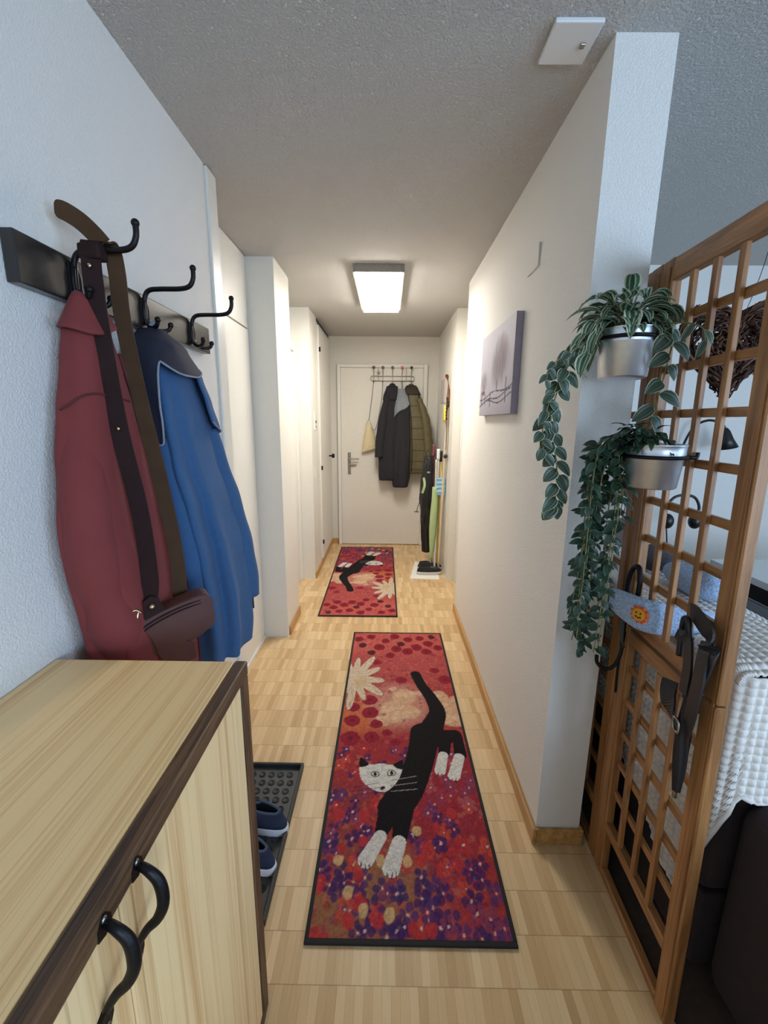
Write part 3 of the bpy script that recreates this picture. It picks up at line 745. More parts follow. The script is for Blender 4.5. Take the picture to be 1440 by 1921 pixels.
def lining_edge(u):   # short over the front, a long strip down the near side
    q = min(1, max(0, (u-.60)/.16)); return .30+.10*math.sin(min(1, u/.62)*3.14)+(.70*q*q*(3-2*q))
m = MB(); m.grid(lambda u, t: HP(-.06+.27*u, t*(.80+.20*(1-u)**.6), .004), 26, 26); m.build('hood', blue_cloth, bl, solid=.006)
m = MB(); m.grid(lambda u, t: HP(.12+.48*u, t*lining_edge(u), .006), 70, 30); lin = m.build('lining', navy_cloth, bl, solid=.006)
def edge_line(u): return HP(.12+.48*u, lining_edge(u), .009)
m = MB(); m.tube([edge_line(k/70) for k in range(71)], .0028, 6)
m.tube([HP(-.06+.27*k/20, (.80+.20*(1-k/20)**.6), .007) for k in range(21)], .0025, 6); m.build('piping', piping_m, bl)
P = cr([(-.570, 1.345, 1.42), (-.545, 1.375, 1.25), (-.520, 1.400, 1.10), (-.502, 1.410, .97), (-.496, 1.410, .845)], 10)
m = MB(); m.tube(P, [.034+.012*min(1, i/12)+.0015*math.sin(i*.6) for i in range(len(P))], 22); m.build('sleeve', blue_cloth, bl)
P = cr([(-.60, 1.15, 1.40), (-.575, 1.155, 1.2), (-.558, 1.17, 1.0), (-.552, 1.18, .85)], 8)
m = MB(); m.tube(P, [.03+.014*min(1, i/10)+.0015*math.sin(i*.6) for i in range(len(P))], 20); m.build('sleeve', blue_cloth, bl)
m = MB(); m.tube(cr([(-.648, 1.222, 1.675), (-.640, 1.214, 1.698), (-.628, 1.222, 1.704), (-.630, 1.232, 1.675)], 5), .005, 6); m.build('hanging_loop', piping_m, bl)
m = MB(); m.tube(cr([BP(.16, t, .003) for t in (.32, .5, .7, .9)], 6), .003, 6); m.build('front_edge', navy_cloth, bl)

# leather shoulder bag
bag = thing('leather_shoulder_bag', 'small brown leather bag on a long dark strap over the red jacket', 'bag', (-.545, .98, .89))
S1 = cr([(-.606, .972, 1.800), (-.606, .955, 1.803), (-.605, .945, 1.790), (-.603, .938, 1.72), (-.594, .930, 1.62), (-.577, .925, 1.43), (-.553, .925, 1.25), (-.545, .922, 1.10), (-.548, .915, 1.045)], 6)
m = MB(); m.strip(S1, .036, .004, (1, .25, 0)); m.build('front_strap', leather, bag)
S2 = cr([(-.590, .960, 1.803), (-.582, .978, 1.798), (-.580, .985, 1.75), (-.590, 1.005, 1.66), (-.584, 1.03, 1.49), (-.560, 1.035, 1.31), (-.535, 1.03, 1.12), (-.525, 1.01, 1.01)], 6)
m = MB(); m.strip(S2, .033, .004, (1, .35, 0)); m.build('back_strap', leather2, bag)
T1 = cr([(-.588, .962, 1.800), (-.602, .957, 1.818), (-.622, .950, 1.838), (-.645, .942, 1.852), (-.662, .938, 1.856)], 5)
m = MB(); m.strip(T1, [.034]*(len(T1)-4)+[.033, .031, .026, .016], .004, (.5, -.1, .8)); m.build('strap_tail', leather2, bag)
m = MB(); m.box(-.629, -.583, .936, .968, 1.766, 1.797, .006); m.build('strap_keeper', leather, bag)
for c_ in ((-.604, .9345, 1.752), (-.577, .9215, 1.43)): MB().lathe([(0, 0), (.005, 0), (.004, .003), (0, .004)], c_, 10, (0, -1, 0)).build('rivet', brass, bag)
ba, bb = Vector((-.612, .892, .940)), Vector((-.446, 1.012, .985)); bd = (bb-ba).normalized(); bn = Vector((bd.y, -bd.x, 0)).normalized(); bu = bn.cross(bd); bu = bu if bu.z > 0 else -bu
def BG(x, y, z): return tuple(ba + bd*x + bn*y + bu*z)
ln_ = (bb-ba).length
outl = cr([(0, -.012), (.012, .028), (.07, .046), (.15, .052), (ln_-.006, .046), (ln_, .01), (ln_-.012, -.032), (ln_-.05, -.052), (.10, -.056), (.03, -.045)], 5, True)
m = MB(); m.prism(outl, lambda u, v, t: BG(u, t, v), -.022, .024); m.build('pouch', leather_bag, bag)
fl = cr([(.055, .046), (.10, .050), (ln_-.008, .046), (ln_-.002, .0), (ln_-.02, -.040), (.11, -.046), (.075, -.05), (.06, -.0)], 5, True)
m = MB(); m.prism(fl, lambda u, v, t: BG(u, t, v), .0245, .029); m.prism([(.062, .0), (.10, -.02), (.14, -.06), (.135, -.10), (.075, -.11), (.062, -.05)], lambda u, v, t: BG(u, t, v), .0245, .028); m.build('flap', leather_bag, bag)
m = MB()
for zz in (.028, .036): m.tube(cr([BG(.012, .026, zz-.03), BG(.06, .030, zz-.004), BG(.13, .030, zz+.006), BG(ln_-.006, .026, zz+.002)], 6), .0022, 6)
m.build('zip', leather, bag)
m = MB(); m.tube(cr([BG(.058, .034, .075), BG(.048, .036, .060), BG(.034, .036, .044), BG(.020, .036, .030)], 5), [.0035]*4+[.005]*6+[.0035]*6, 8); m.tube(cr([BG(.062, .036, .068), BG(.052, .038, .082), BG(.040, .038, .074), BG(.046, .036, .060)], 4), .0025, 6); m.ball(BG(.085, .036, .074), .007, 10); m.build('snap_hook', brass, bag)
m = MB(); m.prism([(.062, .046), (.108, .052), (.104, .086), (.090, .098), (.072, .090)], lambda u, v, t: BG(u, t, v), .024, .032); m.build('strap_end', leather, bag)

# ------------------------------------------------------------------ over-door hook rack, coats and tote bag on the end door
ho = thing('over_door_rack', 'white wire hook rack with coloured knobs hung over the end door', 'hook rack', (.042, 4.92, 1.86))
m = MB()
for zz in (1.942, 1.892): m.tube([(-.19, 4.918, zz), (.275, 4.918, zz)], .004, 8)
for xx in (-.19, .275): m.tube(cr([(xx, 4.918, 1.942), (xx-.01*(1 if xx < 0 else -1), 4.918, 1.917), (xx, 4.918, 1.892)], 4), .004, 8)
for xx in (-.115, .195): m.tube(cr([(xx, 4.92, 1.892), (xx, 4.92, 2.0), (xx, 4.922, 2.034), (xx, 4.945, 2.036)], 4), .0035, 8)
m.build('wire_frame', chrome, ho)
for i, xx in enumerate((-.164, -.064, .042, .148, .25)):
    m = MB(); m.tube(cr([(xx, 4.918, 1.90), (xx, 4.915, 1.96), (xx, 4.895, 1.985), (xx, 4.875, 2.02)], 5), .004, 8)
    m.tube(cr([(xx, 4.916, 1.925), (xx, 4.912, 1.88), (xx, 4.895, 1.862), (xx, 4.880, 1.878)], 5), .0035, 8); hk = m.build('hook', chrome, ho)
    m = MB(); m.ball((xx, 4.872, 2.028), .0175, 14); m.build('knob', knobs_m[i], hk)
    m = MB(); m.ball((xx, 4.879, 1.882), .009, 10); m.build('knob', knobs_m[(i*2+4) % 5], hk)
m = MB(); m.ball((-.112, 4.905, 1.978), .016, 12, (1, .5, 1)); m.build('bell', chrome, ho)
def door_coat(name, label, levels, mat, folds, amp, ph=0):
    root = thing(name, label, 'coat', ((levels[0][1]+levels[0][2])/2, 4.85, levels[-1][0]))
    Pf = garment_fn(levels, folds, amp, 'y')
    q = MB(); q.grid(lambda u, t: Pf(-u, t), 72, 44, True, True, True); q.build('body', mat, root)
    return root, Pf
f1 = [(5, 0, 3, .5), (8, 1, -4, .35), (13, 2, 6, .2)]
c1, p1 = door_coat('black_coat', 'long black coat hanging leftmost on the end-door hooks', [(1.862, .02, .065, 4.905, 4.86), (1.83, -.005, .085, 4.91, 4.83), (1.72, -.04, .105, 4.92, 4.79), (1.55, -.065, .11, 4.925, 4.76), (1.3, -.085, .115, 4.925, 4.75), (1.05, -.105, .12, 4.925, 4.74), (.83, -.10, .125, 4.925, 4.74), (.80, -.095, .12, 4.92, 4.75)], black_coat, f1, .10)
m = MB(); P = cr([(-.01, 4.80, 1.72), (-.055, 4.775, 1.5), (-.085, 4.765, 1.25), (-.098, 4.76, 1.06)], 8); m.tube(P, [.03+.018*min(1, i/10) for i in range(len(P))], 16); m.build('sleeve', black_coat, c1)
m = MB(); m.grid(lambda u, t: p1(-u, .03+.14*t, .012), 40, 8, True); m.build('hood', black_coat, c1, solid=.006)
c2, p2 = door_coat('grey_hood_jacket', 'black jacket with a pale grey hood hanging in the middle of the end-door hooks', [(1.80, .115, .165, 4.90, 4.83), (1.70, .095, .21, 4.91, 4.78), (1.58, .075, .245, 4.91, 4.745), (1.35, .07, .25, 4.90, 4.73), (1.1, .06, .255, 4.90, 4.72), (.85, .05, .25, 4.90, 4.72), (.725, .06, .23, 4.90, 4.73)], black_coat, f1, .10)
m = MB(); m.grid(lambda u, t: (lambda p: (p[0], p[1], p[2]))(p2(-(.50+.42*u), t*(.31-.17*u), .014)), 34, 18); m.build('hood', grey_hood, c2, solid=.008)
m = MB(); m.tube(cr([(.148, 4.88, 1.81), (.143, 4.875, 1.865), (.150, 4.878, 1.868), (.155, 4.88, 1.81)], 5), .003, 6); m.build('hanging_loop', grey_hood, c2)
c3, p3 = door_coat('olive_quilted_jacket', 'olive green quilted jacket hanging rightmost on the end-door hooks', [(1.858, .225, .27, 4.905, 4.86), (1.81, .20, .305, 4.91, 4.82), (1.72, .195, .345, 4.92, 4.79), (1.6, .205, .40, 4.92, 4.77), (1.4, .22, .445, 4.925, 4.75), (1.15, .23, .475, 4.925, 4.745), (.92, .225, .475, 4.925, 4.75), (.88, .23, .465, 4.92, 4.76)], olive, f1, .06)
for zz in (1.62, 1.50, 1.38, 1.26, 1.14, 1.02, .93): MB().tube([p3(-(.52+.46*k/16), (1.858-zz)/(1.858-.88), .001) for k in range(17)], .003, 6).build('quilting_seam', olive_d, c3)
m = MB(); m.tube([p3(-.66, t, .003) for t in np.linspace(.08, .97, 16)], .006, 6); m.tube([p3(-(.90), t, .003) for t in np.linspace(.06, .42, 12)], .008, 6); m.build('zip_edge', olive_d, c3)
m = MB(); m.grid(lambda u, t: p3(-u, .02+.10*t, .014), 40, 6, True); m.build('collar', olive_d, c3, solid=.008)
m = MB(); P = cr([(.33, 4.80, 1.70), (.40, 4.785, 1.5), (.44, 4.78, 1.25), (.455, 4.775, .98), (.45, 4.775, .84)], 8); m.tube(P, [.03+.022*min(1, i/10)+.003*math.sin(i*1.6) for i in range(len(P))], 16); m.build('sleeve', olive, c3)
tb = thing('tote_bag', 'cream canvas bag hanging by a thin cord left of the black coat', 'bag', (-.21, 4.87, 1.12))
m = MB(); m.grid(lambda u, t: (-.215+.03*t*0+(.012+.078*t**.8)*math.copysign(abs(math.cos(6.2832*u))**.8, math.cos(6.2832*u))+.018*(t-.5)*.6, 4.895+(.012+.022*math.sin(t*2.6))*math.sin(6.2832*u), 1.46-.335*t+.03*math.cos(6.2832*u)*t), 36, 20, True, True, True); m.build('body', cream, tb)
m = MB(); m.tube(cr([(-.166, 4.895, 1.875), (-.185, 4.895, 1.7), (-.212, 4.895, 1.5), (-.215, 4.89, 1.455), (-.17, 4.885, 1.36), (-.13, 4.90, 1.40), (-.075, 4.905, 1.7), (-.066, 4.9, 1.875)], 6), .0028, 6); m.build('cord', olive_d, tb)
m = MB(); m.tube(cr([(-.135, 4.87, 1.29), (-.12, 4.865, 1.30), (-.128, 4.865, 1.17), (-.145, 4.87, 1.19)], 5, True), .004, 6, 1, True); m.build('buckle', chrome, tb)

# ------------------------------------------------------------------ corner with poles, umbrella, bag and shoes on the right
tag(MB().box(.549, .5565, 4.32, 4.62, 1.64, 1.87, .003).build('wall_notice', pinkgrey), 'pinkish grey notice board on the right wall near the end door', 'notice')
ws = thing('walking_stick', 'carved brown walking stick with patterned strap leaning by the right doorpost', 'stick', (.535, 4.02, 0))
m = MB(); m.tube(cr([(.505, 3.96, .03), (.525, 3.98, .9), (.540, 4.0, 1.6)], 5), .011, 10); m.build('shaft', plain('pale birch', (206, 186, 158), .6), ws)
m = MB(); P = cr([(.540, 4.0, 1.58), (.548, 4.0, 1.68), (.540, 3.995, 1.78), (.528, 3.99, 1.845), (.520, 3.985, 1.85)], 6); m.tube(P, [.012+.008*math.sin(i*.35) for i in range(len(P))], 12); m.build('grip', skin_wood, ws)
m = MB()
for k in range(7): m.ball((.531+.006*math.sin(k), 3.975, 1.66-.03*k), .010, 8, (1, .6, 1.3))
m.build('beads', olive_d, ws)
m = MB(); m.tube(cr([(.533, 3.98, 1.66), (.527, 3.965, 1.50), (.533, 3.962, 1.35), (.534, 3.96, 1.20)], 6), .003, 6); m.ball((.533, 3.958, 1.14), .020, 12); m.build('strap', black_sm, ws)
tag(MB().prism([(3.93, 1.47), (4.0, 1.45), (4.01, 1.57), (3.95, 1.60)], lambda u, v, t: (t, u, v), .505, .517).build('yellow_tag', yellow_m), 'yellow pouch hanging beside the carved walking stick', 'pouch')
def pole(name, label, pts, r, mat, cat='pole', grip=None, gmat=None):
    root = thing(name, label, cat, pts[0]); q = MB(); q.tube(cr(pts, 5), r, 10); q.build('shaft', mat, root)
    if grip: q = MB(); q.tube(cr(grip, 5), r*1.7, 10); q.build('grip', gmat, root)
    q = MB(); q.lathe([(0, 0), (r*1.2, 0), (r*1.2, .02), (r*.6, .03)], (pts[0][0], pts[0][1], pts[0][2]-.002), 10); q.build('tip', black_sm, root)
    return root
pole('ski_pole', 'white pole leaning in the corner beside the yellow pole', [(.475, 4.02, .004), (.478, 4.06, .6), (.482, 4.08, 1.17)], .010, white_pl, grip=[(.482, 4.08, 1.10), (.482, 4.082, 1.20)], gmat=white_pl)
pole('ski_pole', 'yellow pole leaning behind the pale blue mask', [(.505, 4.07, .004), (.507, 4.09, .6), (.510, 4.10, 1.16)], .009, yellow_m, grip=[(.510, 4.10, 1.08), (.510, 4.10, 1.18)], gmat=black_sm)
pole('ski_pole', 'maroon pole leaning beside the black bag', [(.455, 4.12, .004), (.448, 4.13, .6), (.443, 4.14, 1.22)], .008, purple_m, grip=[(.443, 4.14, 1.12), (.443, 4.14, 1.24)], gmat=purple_m)
um = thing('green_umbrella', 'light green folded umbrella standing in the right corner', 'umbrella', (.44, 4.02, .09))
m = MB(); m.grid(lambda u, t: (.437+.028*t+(.010+.027*math.sin(min(1, t*1.25)*2.2)*(1+.18*math.sin(6.2832*u*4)))*math.cos(6.2832*u), 4.02+.03*t+(.008+.020*math.sin(min(1, t*1.25)*2.2))*math.sin(6.2832*u), .12+.72*t), 40, 24, True, True, True); m.build('canopy', green_um, um)
m = MB(); m.tube([(.436, 4.018, .09), (.437, 4.02, .16)], .006, 8); m.tube(cr([(.465, 4.05, .80), (.462, 4.055, .98), (.460, 4.06, 1.10)], 4), .007, 8); m.build('shaft', white_pl, um)
bk = thing('black_bag', 'long black bag with a lime strap hanging left of the green umbrella', 'bag', (.395, 4.10, .17))
BKL = [(1.13, .36, .43, 4.16, 4.08), (1.05, .345, .44, 4.17, 4.06), (.9, .325, .44, 4.18, 4.05), (.72, .32, .435, 4.18, 4.04), (.5, .335, .43, 4.18, 4.05), (.3, .345, .435, 4.17, 4.06), (.175, .36, .43, 4.16, 4.07)]
KP = garment_fn(BKL, [(4, 0, 9, .5), (7, 1, -14, .5), (11, 2, 20, .35)], .2, 'y')
m = MB(); m.grid(lambda u, t: KP(-u, t), 48, 50, True, True, True); m.build('body', black_sm, bk)
m = MB(); m.strip(cr([(.345, 4.04, .93), (.355, 4.03, .86), (.335, 4.035, .78)], 5), .022, .004, (1, 0, 0.3)); m.build('strap', green_um, bk)
m = MB(); m.tube(cr([(.375, 4.06, 1.10), (.365, 4.05, 1.16), (.385, 4.05, 1.19), (.40, 4.05, 1.13), (.38, 4.04, 1.0)], 6), .005, 8); m.tube(cr([(.325, 4.05, .72), (.30, 4.045, .66), (.285, 4.05, .60)], 5), .003, 6); m.build('cord', black_pl, bk)
m = MB(); m.ball((.39, 4.03, .98), .018, 10, (1, .5, .6)); m.build('buckle', chrome, bk)
mk = thing('face_mask', 'pale blue pleated face mask hanging on the yellow pole', 'mask', (.515, 4.03, .75))
m = MB(); m.grid(lambda u, t: (.468+.085*u, 4.02+.012*math.sin(u*3.14)+.004*math.sin(t*25), .765+.165*t), 12, 24); m.build('cloth', maskblue, mk, solid=.003)
m = MB(); m.tube(cr([(.51, 4.03, .93), (.512, 4.045, 1.0), (.514, 4.03, .93)], 5), .0022, 6); m.build('ear_loop', white_pl, mk)
tag(MB().prism([(.30, 4.31), (.525, 4.22), (.495, 3.78), (.222, 3.80)], lambda u, v, t: (u, v, t), .0005, .003).build('paper_sheet', paper), 'white paper sheet on the floor under the black trainers', 'paper')
blk_sh = plain('black mesh trainer', (34, 32, 32), .8, 0, (200, .4, .002)); gs = plain('grey white sole', (200, 198, 196), .6)
shoe('trainer', 'black lace-up trainer with grey sole on the white paper, nearer one', .415, 3.93, .12, (blk_sh, gs, black_sm, black_pl, grey_hood), .25, .095, 'black trainers', True, .0035)
shoe('trainer', 'black lace-up trainer on the white paper, farther one behind the other', .43, 4.06, .10, (blk_sh, gs, black_sm, black_pl, grey_hood), .25, .095, 'black trainers', True, .0035)

# ------------------------------------------------------------------ lattice screen
def lattice(name, label, A, B, first=True):
    """free standing lattice panel, from A (near) to B (far), both (x, y)"""
    A, B = Vector((A[0], A[1], 0)), Vector((B[0], B[1], 0)); d = (B-A); W = d.length; d.normalize(); nrm = Vector((d.y, -d.x, 0))
    root = thing(name, label, 'lattice screen', tuple((A+B)/2), 'lattice screen panels')
    def pt(s, z, o=0): q = A + d*(s+.03*z) + nrm*o; return (q.x, q.y, z)
    sw_ = .048; T = .026
    for s0 in (sw_/2, W-sw_/2):
        q = MB(); q.obox(pt(s0, .0), pt(s0, .868), sw_, T, d, .003); q.obox(pt(s0, .872), pt(s0, 1.862), sw_, T, d, .003)
        q.obox(pt(s0-sw_*.28, .02, -T/2-.001), pt(s0-sw_*.28, 1.84, -T/2-.001), .006, .003, d)
        q.build('stile', trel_z, root)
    i0, i1 = sw_, W-sw_
    for z0, z1, nm in ((1.806, 1.860, 'top_rail'), (.872, .908, 'middle_rail'), (.818, .860, 'middle_rail'), (.165, .197, 'bottom_rail'), (.001, .026, 'foot_rail')):
        q = MB(); q.obox(pt(i0, (z0+z1)/2), pt(i1, (z0+z1)/2), z1-z0, T-.003, (0, 0, 1), .002); q.build(nm, trel_y, root)
    ns = 3; g = (i1-i0)
    for zs, (lo, hi), vz in (((1.711, 1.589, 1.476, 1.360, 1.244, 1.137, 1.021), (.908, 1.806), 0), ((.735, .628, .520, .415, .308), (.197, .818), 1)):
        q = MB()
        for k in range(ns):
            s0 = i0+g*(k+1)/(ns+1)
            q.obox(pt(s0, lo, -.006), pt(s0, hi, -.006), .017, .011, d, .001)
        q.build('slat_upright', trel_z, root)
        q = MB()
        for zz in zs: q.obox(pt(i0, zz, .006), pt(i1, zz, .006), .020, .011, (0, 0, 1), .001)
        q.build('slat_crosswise', trel_y, root)
    return root
lattice('lattice_screen', 'brown wooden lattice screen panel nearest the camera, with hanging pots', (.705, .764), (.7275, 1.176))
lattice('lattice_screen', 'brown wooden lattice screen panel half hidden behind the wall end', (.7277, 1.180), (.750, 1.592))

# ------------------------------------------------------------------ pots and plants
def pot(root, c, rt_, rb, h, ring_z, anchor):
    x, y, z = c
    q = MB(); q.lathe([(0, 0), (rb-.004, 0), (rb, .003), (rb+(rt_-rb)*.72, h*.72), (rb+(rt_-rb)*.74+.0015, h*.735), (rb+(rt_-rb)*.76, h*.75), (rb+(rt_-rb)*.78+.0015, h*.765), (rb+(rt_-rb)*.8, h*.78), (rt_, h-.002), (rt_+.002, h), (rt_, h+.001), (rt_-.003, h-.002), (rt_-.006, h*.8), (0, h*.8)], (x, y, z), 56)
    q.build('pot', steel, root)
    q = MB(); rr = rb+(rt_-rb)*(ring_z-z)/h+.0045
    q.tube([(x+rr*math.cos(6.2832*k/48), y+rr*math.sin(6.2832*k/48), ring_z) for k in range(48)], .0045, 8, 1, True)
    ax, ay, az = anchor; dv = Vector((ax-x, ay-y, 0)).normalized()
    q.tube(cr([(x+dv.x*rr, y+dv.y*rr, ring_z), (ax, ay, ring_z), (ax+.012, ay, ring_z), (ax+.014, ay, ring_z+.012)], 4), .0045, 8)
    q.build('ring_bracket', iron, root)
    q = MB(); q.lathe([(0, .004), (rt_*.5, .006), (rt_-.007, 0)], (x, y, z+h*.86), 32); q.build('soil', soil, root)
p1r = thing('hanging_plant', 'trailing striped-leaf plant in the upper steel pot on the lattice', 'plant', (.590, 1.130, 1.562))
pot(p1r, (.590, 1.130, 1.562), .0665, .056, .115, 1.655, (.700, 1.165, 1.66))
rng = random.Random(5)
m = MB(); st = MB(); cx, cy, cz = .590, 1.130, 1.672
for k in range(96):
    a = rng.uniform(0, 6.283); e = rng.uniform(.15, 1.25); r0 = rng.uniform(.005, .045)
    hx = .035*math.cos(a)*rng.random(); hb = Vector((cx+r0*math.cos(a)+hx, cy+r0*math.sin(a)*.8, cz+rng.uniform(.005, .085)*(1 if e > .5 else .5)))
    if hb.z > 1.77 and rng.random() < .5: hb.z -= .03
    dirv = Vector((math.cos(a)*math.cos(e), math.sin(a)*math.cos(e)*.7, math.sin(e)*.8))
    if cy+dirv.y*.08 > 1.22: dirv.y *= .3
    st.tube(cr([(cx+r0*.4*math.cos(a), cy+r0*.4*math.sin(a), cz-.01), tuple((hb+Vector((cx, cy, cz+.02)))/2), tuple(hb)], 3), .0018, 5)
    m.leaf(hb, dirv, (0, 0, 1), rng.uniform(.060, .090), rng.uniform(.032, .044), .3, rng.uniform(.7, 1.6))
# leaves falling over the left rim
for k in range(22):
    t = rng.random(); b0 = Vector((.535-.065*t+rng.uniform(-.01, .012), 1.125+rng.uniform(-.03, .05), 1.70-.075*t+rng.uniform(-.02, .02)))
    m.leaf(b0, (-.55+rng.uniform(-.3, .4), rng.uniform(-.7, .3), -.55+rng.uniform(-.3, .4)), (-.3, -.4, 1), rng.uniform(.06, .085), rng.uniform(.028, .038), .3, .9)
m.build('foliage', zebra, p1r)
def vine(path, n, lnr, wdr, seed, mm, ss, flip=1.0, spread=.9):
    rg = random.Random(seed); P = [Vector(p) for p in cr(path, 10)]; ss.tube(P, .0018, 6)
    for k in range(n):
        i = int(k/(n-1)*(len(P)-1)); p = P[i]; s0 = 1 if k % 2 else -1
        dv = Vector((s0*spread*rg.uniform(.5, 1)*flip, rg.uniform(-.75, -.05), rg.uniform(-1.0, -.25)))
        mm.leaf(p, dv, Vector((s0*.25, -1, .35)), rg.uniform(*lnr), rg.uniform(*wdr), .25, .5)
m = MB()
vine([(.545, 1.13, 1.69), (.505, 1.135, 1.665), (.462, 1.14, 1.625), (.440, 1.14, 1.55), (.424, 1.14, 1.47), (.437, 1.14, 1.40), (.452, 1.14, 1.33), (.455, 1.14, 1.255), (.452, 1.14, 1.225)], 33, (.044, .062), (.030, .042), 3, m, st)
vine([(.52, 1.12, 1.67), (.475, 1.11, 1.64), (.435, 1.11, 1.615), (.400, 1.11, 1.585), (.392, 1.11, 1.555)], 10, (.026, .036), (.015, .020), 4, m, st)
vine([(.470, 1.12, 1.63), (.435, 1.125, 1.56), (.408, 1.125, 1.49), (.400, 1.125, 1.42), (.410, 1.125, 1.37)], 12, (.036, .050), (.022, .032), 9, m, st)
vine([(.640, 1.085, 1.672), (.662, 1.065, 1.65), (.664, 1.07, 1.60), (.660, 1.08, 1.53), (.650, 1.085, 1.47), (.645, 1.09, 1.42)], 12, (.048, .064), (.034, .044), 6, m, st)
vine([(.63, 1.10, 1.68), (.675, 1.06, 1.68), (.690, 1.01, 1.66), (.685, .985, 1.63)], 5, (.035, .05), (.016, .022), 8, m, st)
m.build('trailing_vine', zebra2, p1r); st.build('stem', stem_m, p1r)

p2r = thing('hanging_plant', 'dark small-leaved trailing plant in the lower steel pot on the lattice', 'plant', (.638, 1.030, 1.300))
pot(p2r, (.638, 1.030, 1.300), .0640, .054, .103, 1.375, (.702, .995, 1.375))
rng = random.Random(12); m = MB(); st = MB()
for k in range(120):
    a = rng.uniform(1.6, 5.4); r0 = rng.uniform(.0, .05); b0 = Vector((.615+r0*math.cos(a)-rng.random()*.03, 1.035+r0*math.sin(a), 1.40+rng.uniform(-.005, .045)))
    m.leaf(b0, (math.cos(a)*.8-.25, math.sin(a)*.8, rng.uniform(-.3, .9)), (0, 0, 1), rng.uniform(.028, .044), rng.uniform(.013, .019), .3, .6, 3, 5)
strands = []
for k in range(17):
    x1 = .500+.106*rng.random(); y1 = 1.035+.10*rng.random(); zb = rng.choice([1.18, 1.12, 1.05, .98, .93, .88, .84])
    if x1 > .58: zb = max(zb, 1.0) if rng.random() < .5 else zb
    strands.append([(.600, 1.035, 1.405), (.575+.3*(x1-.575), (1.035+y1)/2, 1.415), (x1, y1, 1.36), (x1+rng.uniform(-.022, .022), y1, (1.36+zb)/2), (x1+rng.uniform(-.01, .022), y1+.01, zb)])
strands.append([(.600, 1.035, 1.405), (.55, 1.06, 1.38), (.54, 1.08, 1.25), (.555, 1.10, 1.05), (.560, 1.11, .90), (.557, 1.11, .80)])
strands.append([(.600, 1.035, 1.405), (.58, 1.07, 1.38), (.575, 1.09, 1.2), (.592, 1.10, 1.0), (.560, 1.11, .90), (.535, 1.11, .885)])
for i, S in enumerate(strands):
    P = [Vector(p) for p in cr(S, 8)]; st.tube(P, .0014, 5); tot = sum((P[j+1]-P[j]).length for j in range(len(P)-1)); nl = int(tot/.0125)
    for k in range(nl):
        q = P[int(k/nl*(len(P)-1))]; s0 = 1 if k % 2 else -1
        dv = (s0*rng.uniform(.3, 1), rng.uniform(-.9, .4), rng.uniform(-.7, .25))
        m.leaf(q+Vector((0, 0, rng.uniform(-.008, .008))), dv, (s0*.2, -.7, .7), rng.uniform(.026, .042), rng.uniform(.014, .021), .25, .5, 3, 5)
m.build('foliage', ivy_m, p2r); st.build('stem', stem_m, p2r)

# ------------------------------------------------------------------ things hung on the lattice
hk = thing('iron_hook', 'black iron double hook on the far upright of the lattice', 'hook', (.70, 1.15, .74))
m = MB(); m.tube(cr([(.694, 1.15, .93), (.688, 1.15, 1.0), (.690, 1.14, 1.05), (.692, 1.115, 1.065), (.690, 1.10, 1.03), (.690, 1.10, .99)], 6), .007, 10)
m.tube(cr([(.694, 1.15, .98), (.690, 1.145, .92), (.690, 1.142, .82)], 6), .010, 10, .6)
m.tube(cr([(.692, 1.142, .86), (.688, 1.14, .79), (.675, 1.145, .745), (.650, 1.15, .735), (.632, 1.155, .752), (.628, 1.155, .775)], 6), .0055, 10)
m.build('hook_arm', iron, hk)
m = MB(); m.tube(cr([(.694, 1.148, .83), (.690, 1.146, .74), (.694, 1.148, .66)], 6), .006, 10, .6); m.build('back_plate', iron, hk)
lh = thing('leather_loop', 'dark leather strap loop hanging on the iron hook', 'strap', (.68, 1.14, .83))
m = MB(); m.strip(cr([(.680, 1.128, .96), (.672, 1.125, .92), (.672, 1.122, .86), (.680, 1.122, .83)], 6), .034, .006, (.3, 1, 0)); m.build('strap', plain('olive black leather', (48, 46, 40), .45), lh)
mt = thing('fleece_mitten', 'light blue curly fleece pad with a yellow sun poking through the lattice', 'mitten', (.74, 1.10, .90))
Ma, Mb = Vector((.652, 1.165, .948)), Vector((.825, 1.020, .932)); md_ = (Mb-Ma).normalized()
mn = Vector((md_.y, -md_.x, 0)).normalized()
MC = [Vector(p) for p in cr([(.655, 1.165, .955), (.666, 1.115, .956), (.680, 1.070, .957), (.712, 1.040, .956), (.765, 1.022, .955), (.835, 1.005, .956)], 8)]
def MP(u, t):
    a = 6.2832*u; h = .012+.034*math.sin(math.pi*min(.97, .05+t*.92))**.38; wdt = .012*math.sin(math.pi*min(.97, .06+.92*t))**.5+.002
    k = t*(len(MC)-1); q = min(len(MC)-2, int(k)); p = MC[q].lerp(MC[q+1], k-q); tg = (MC[q+1]-MC[q]).normalized()
    p = p + Vector((tg.y, -tg.x, 0))*(-wdt*math.cos(a)) + Vector((0, 0, 1))*(h*math.sin(a)-.006*math.sin(t*3.1))
    return tuple(p)
m = MB(); m.grid(MP, 32, 26, True, True, True); m.build('body', fleece, mt)
sc_ = Vector((.685, 1.060, .955)); sdir = Vector((.42, -.91, 0)).normalized(); sunn = Vector((-.91, -.42, 0)).normalized()
m = MB(); ray_ = [((.026 if k % 2 == 0 else .019)*math.cos(6.2832*k/22), (.026 if k % 2 == 0 else .019)*math.sin(6.2832*k/22)) for k in range(22)]
m.prism(ray_, lambda u, v, t: tuple(sc_ + sdir*u + Vector((0, 0, 1))*v + sunn*t), .008, .0165); su = m.build('sun_rays', sun_o, mt)
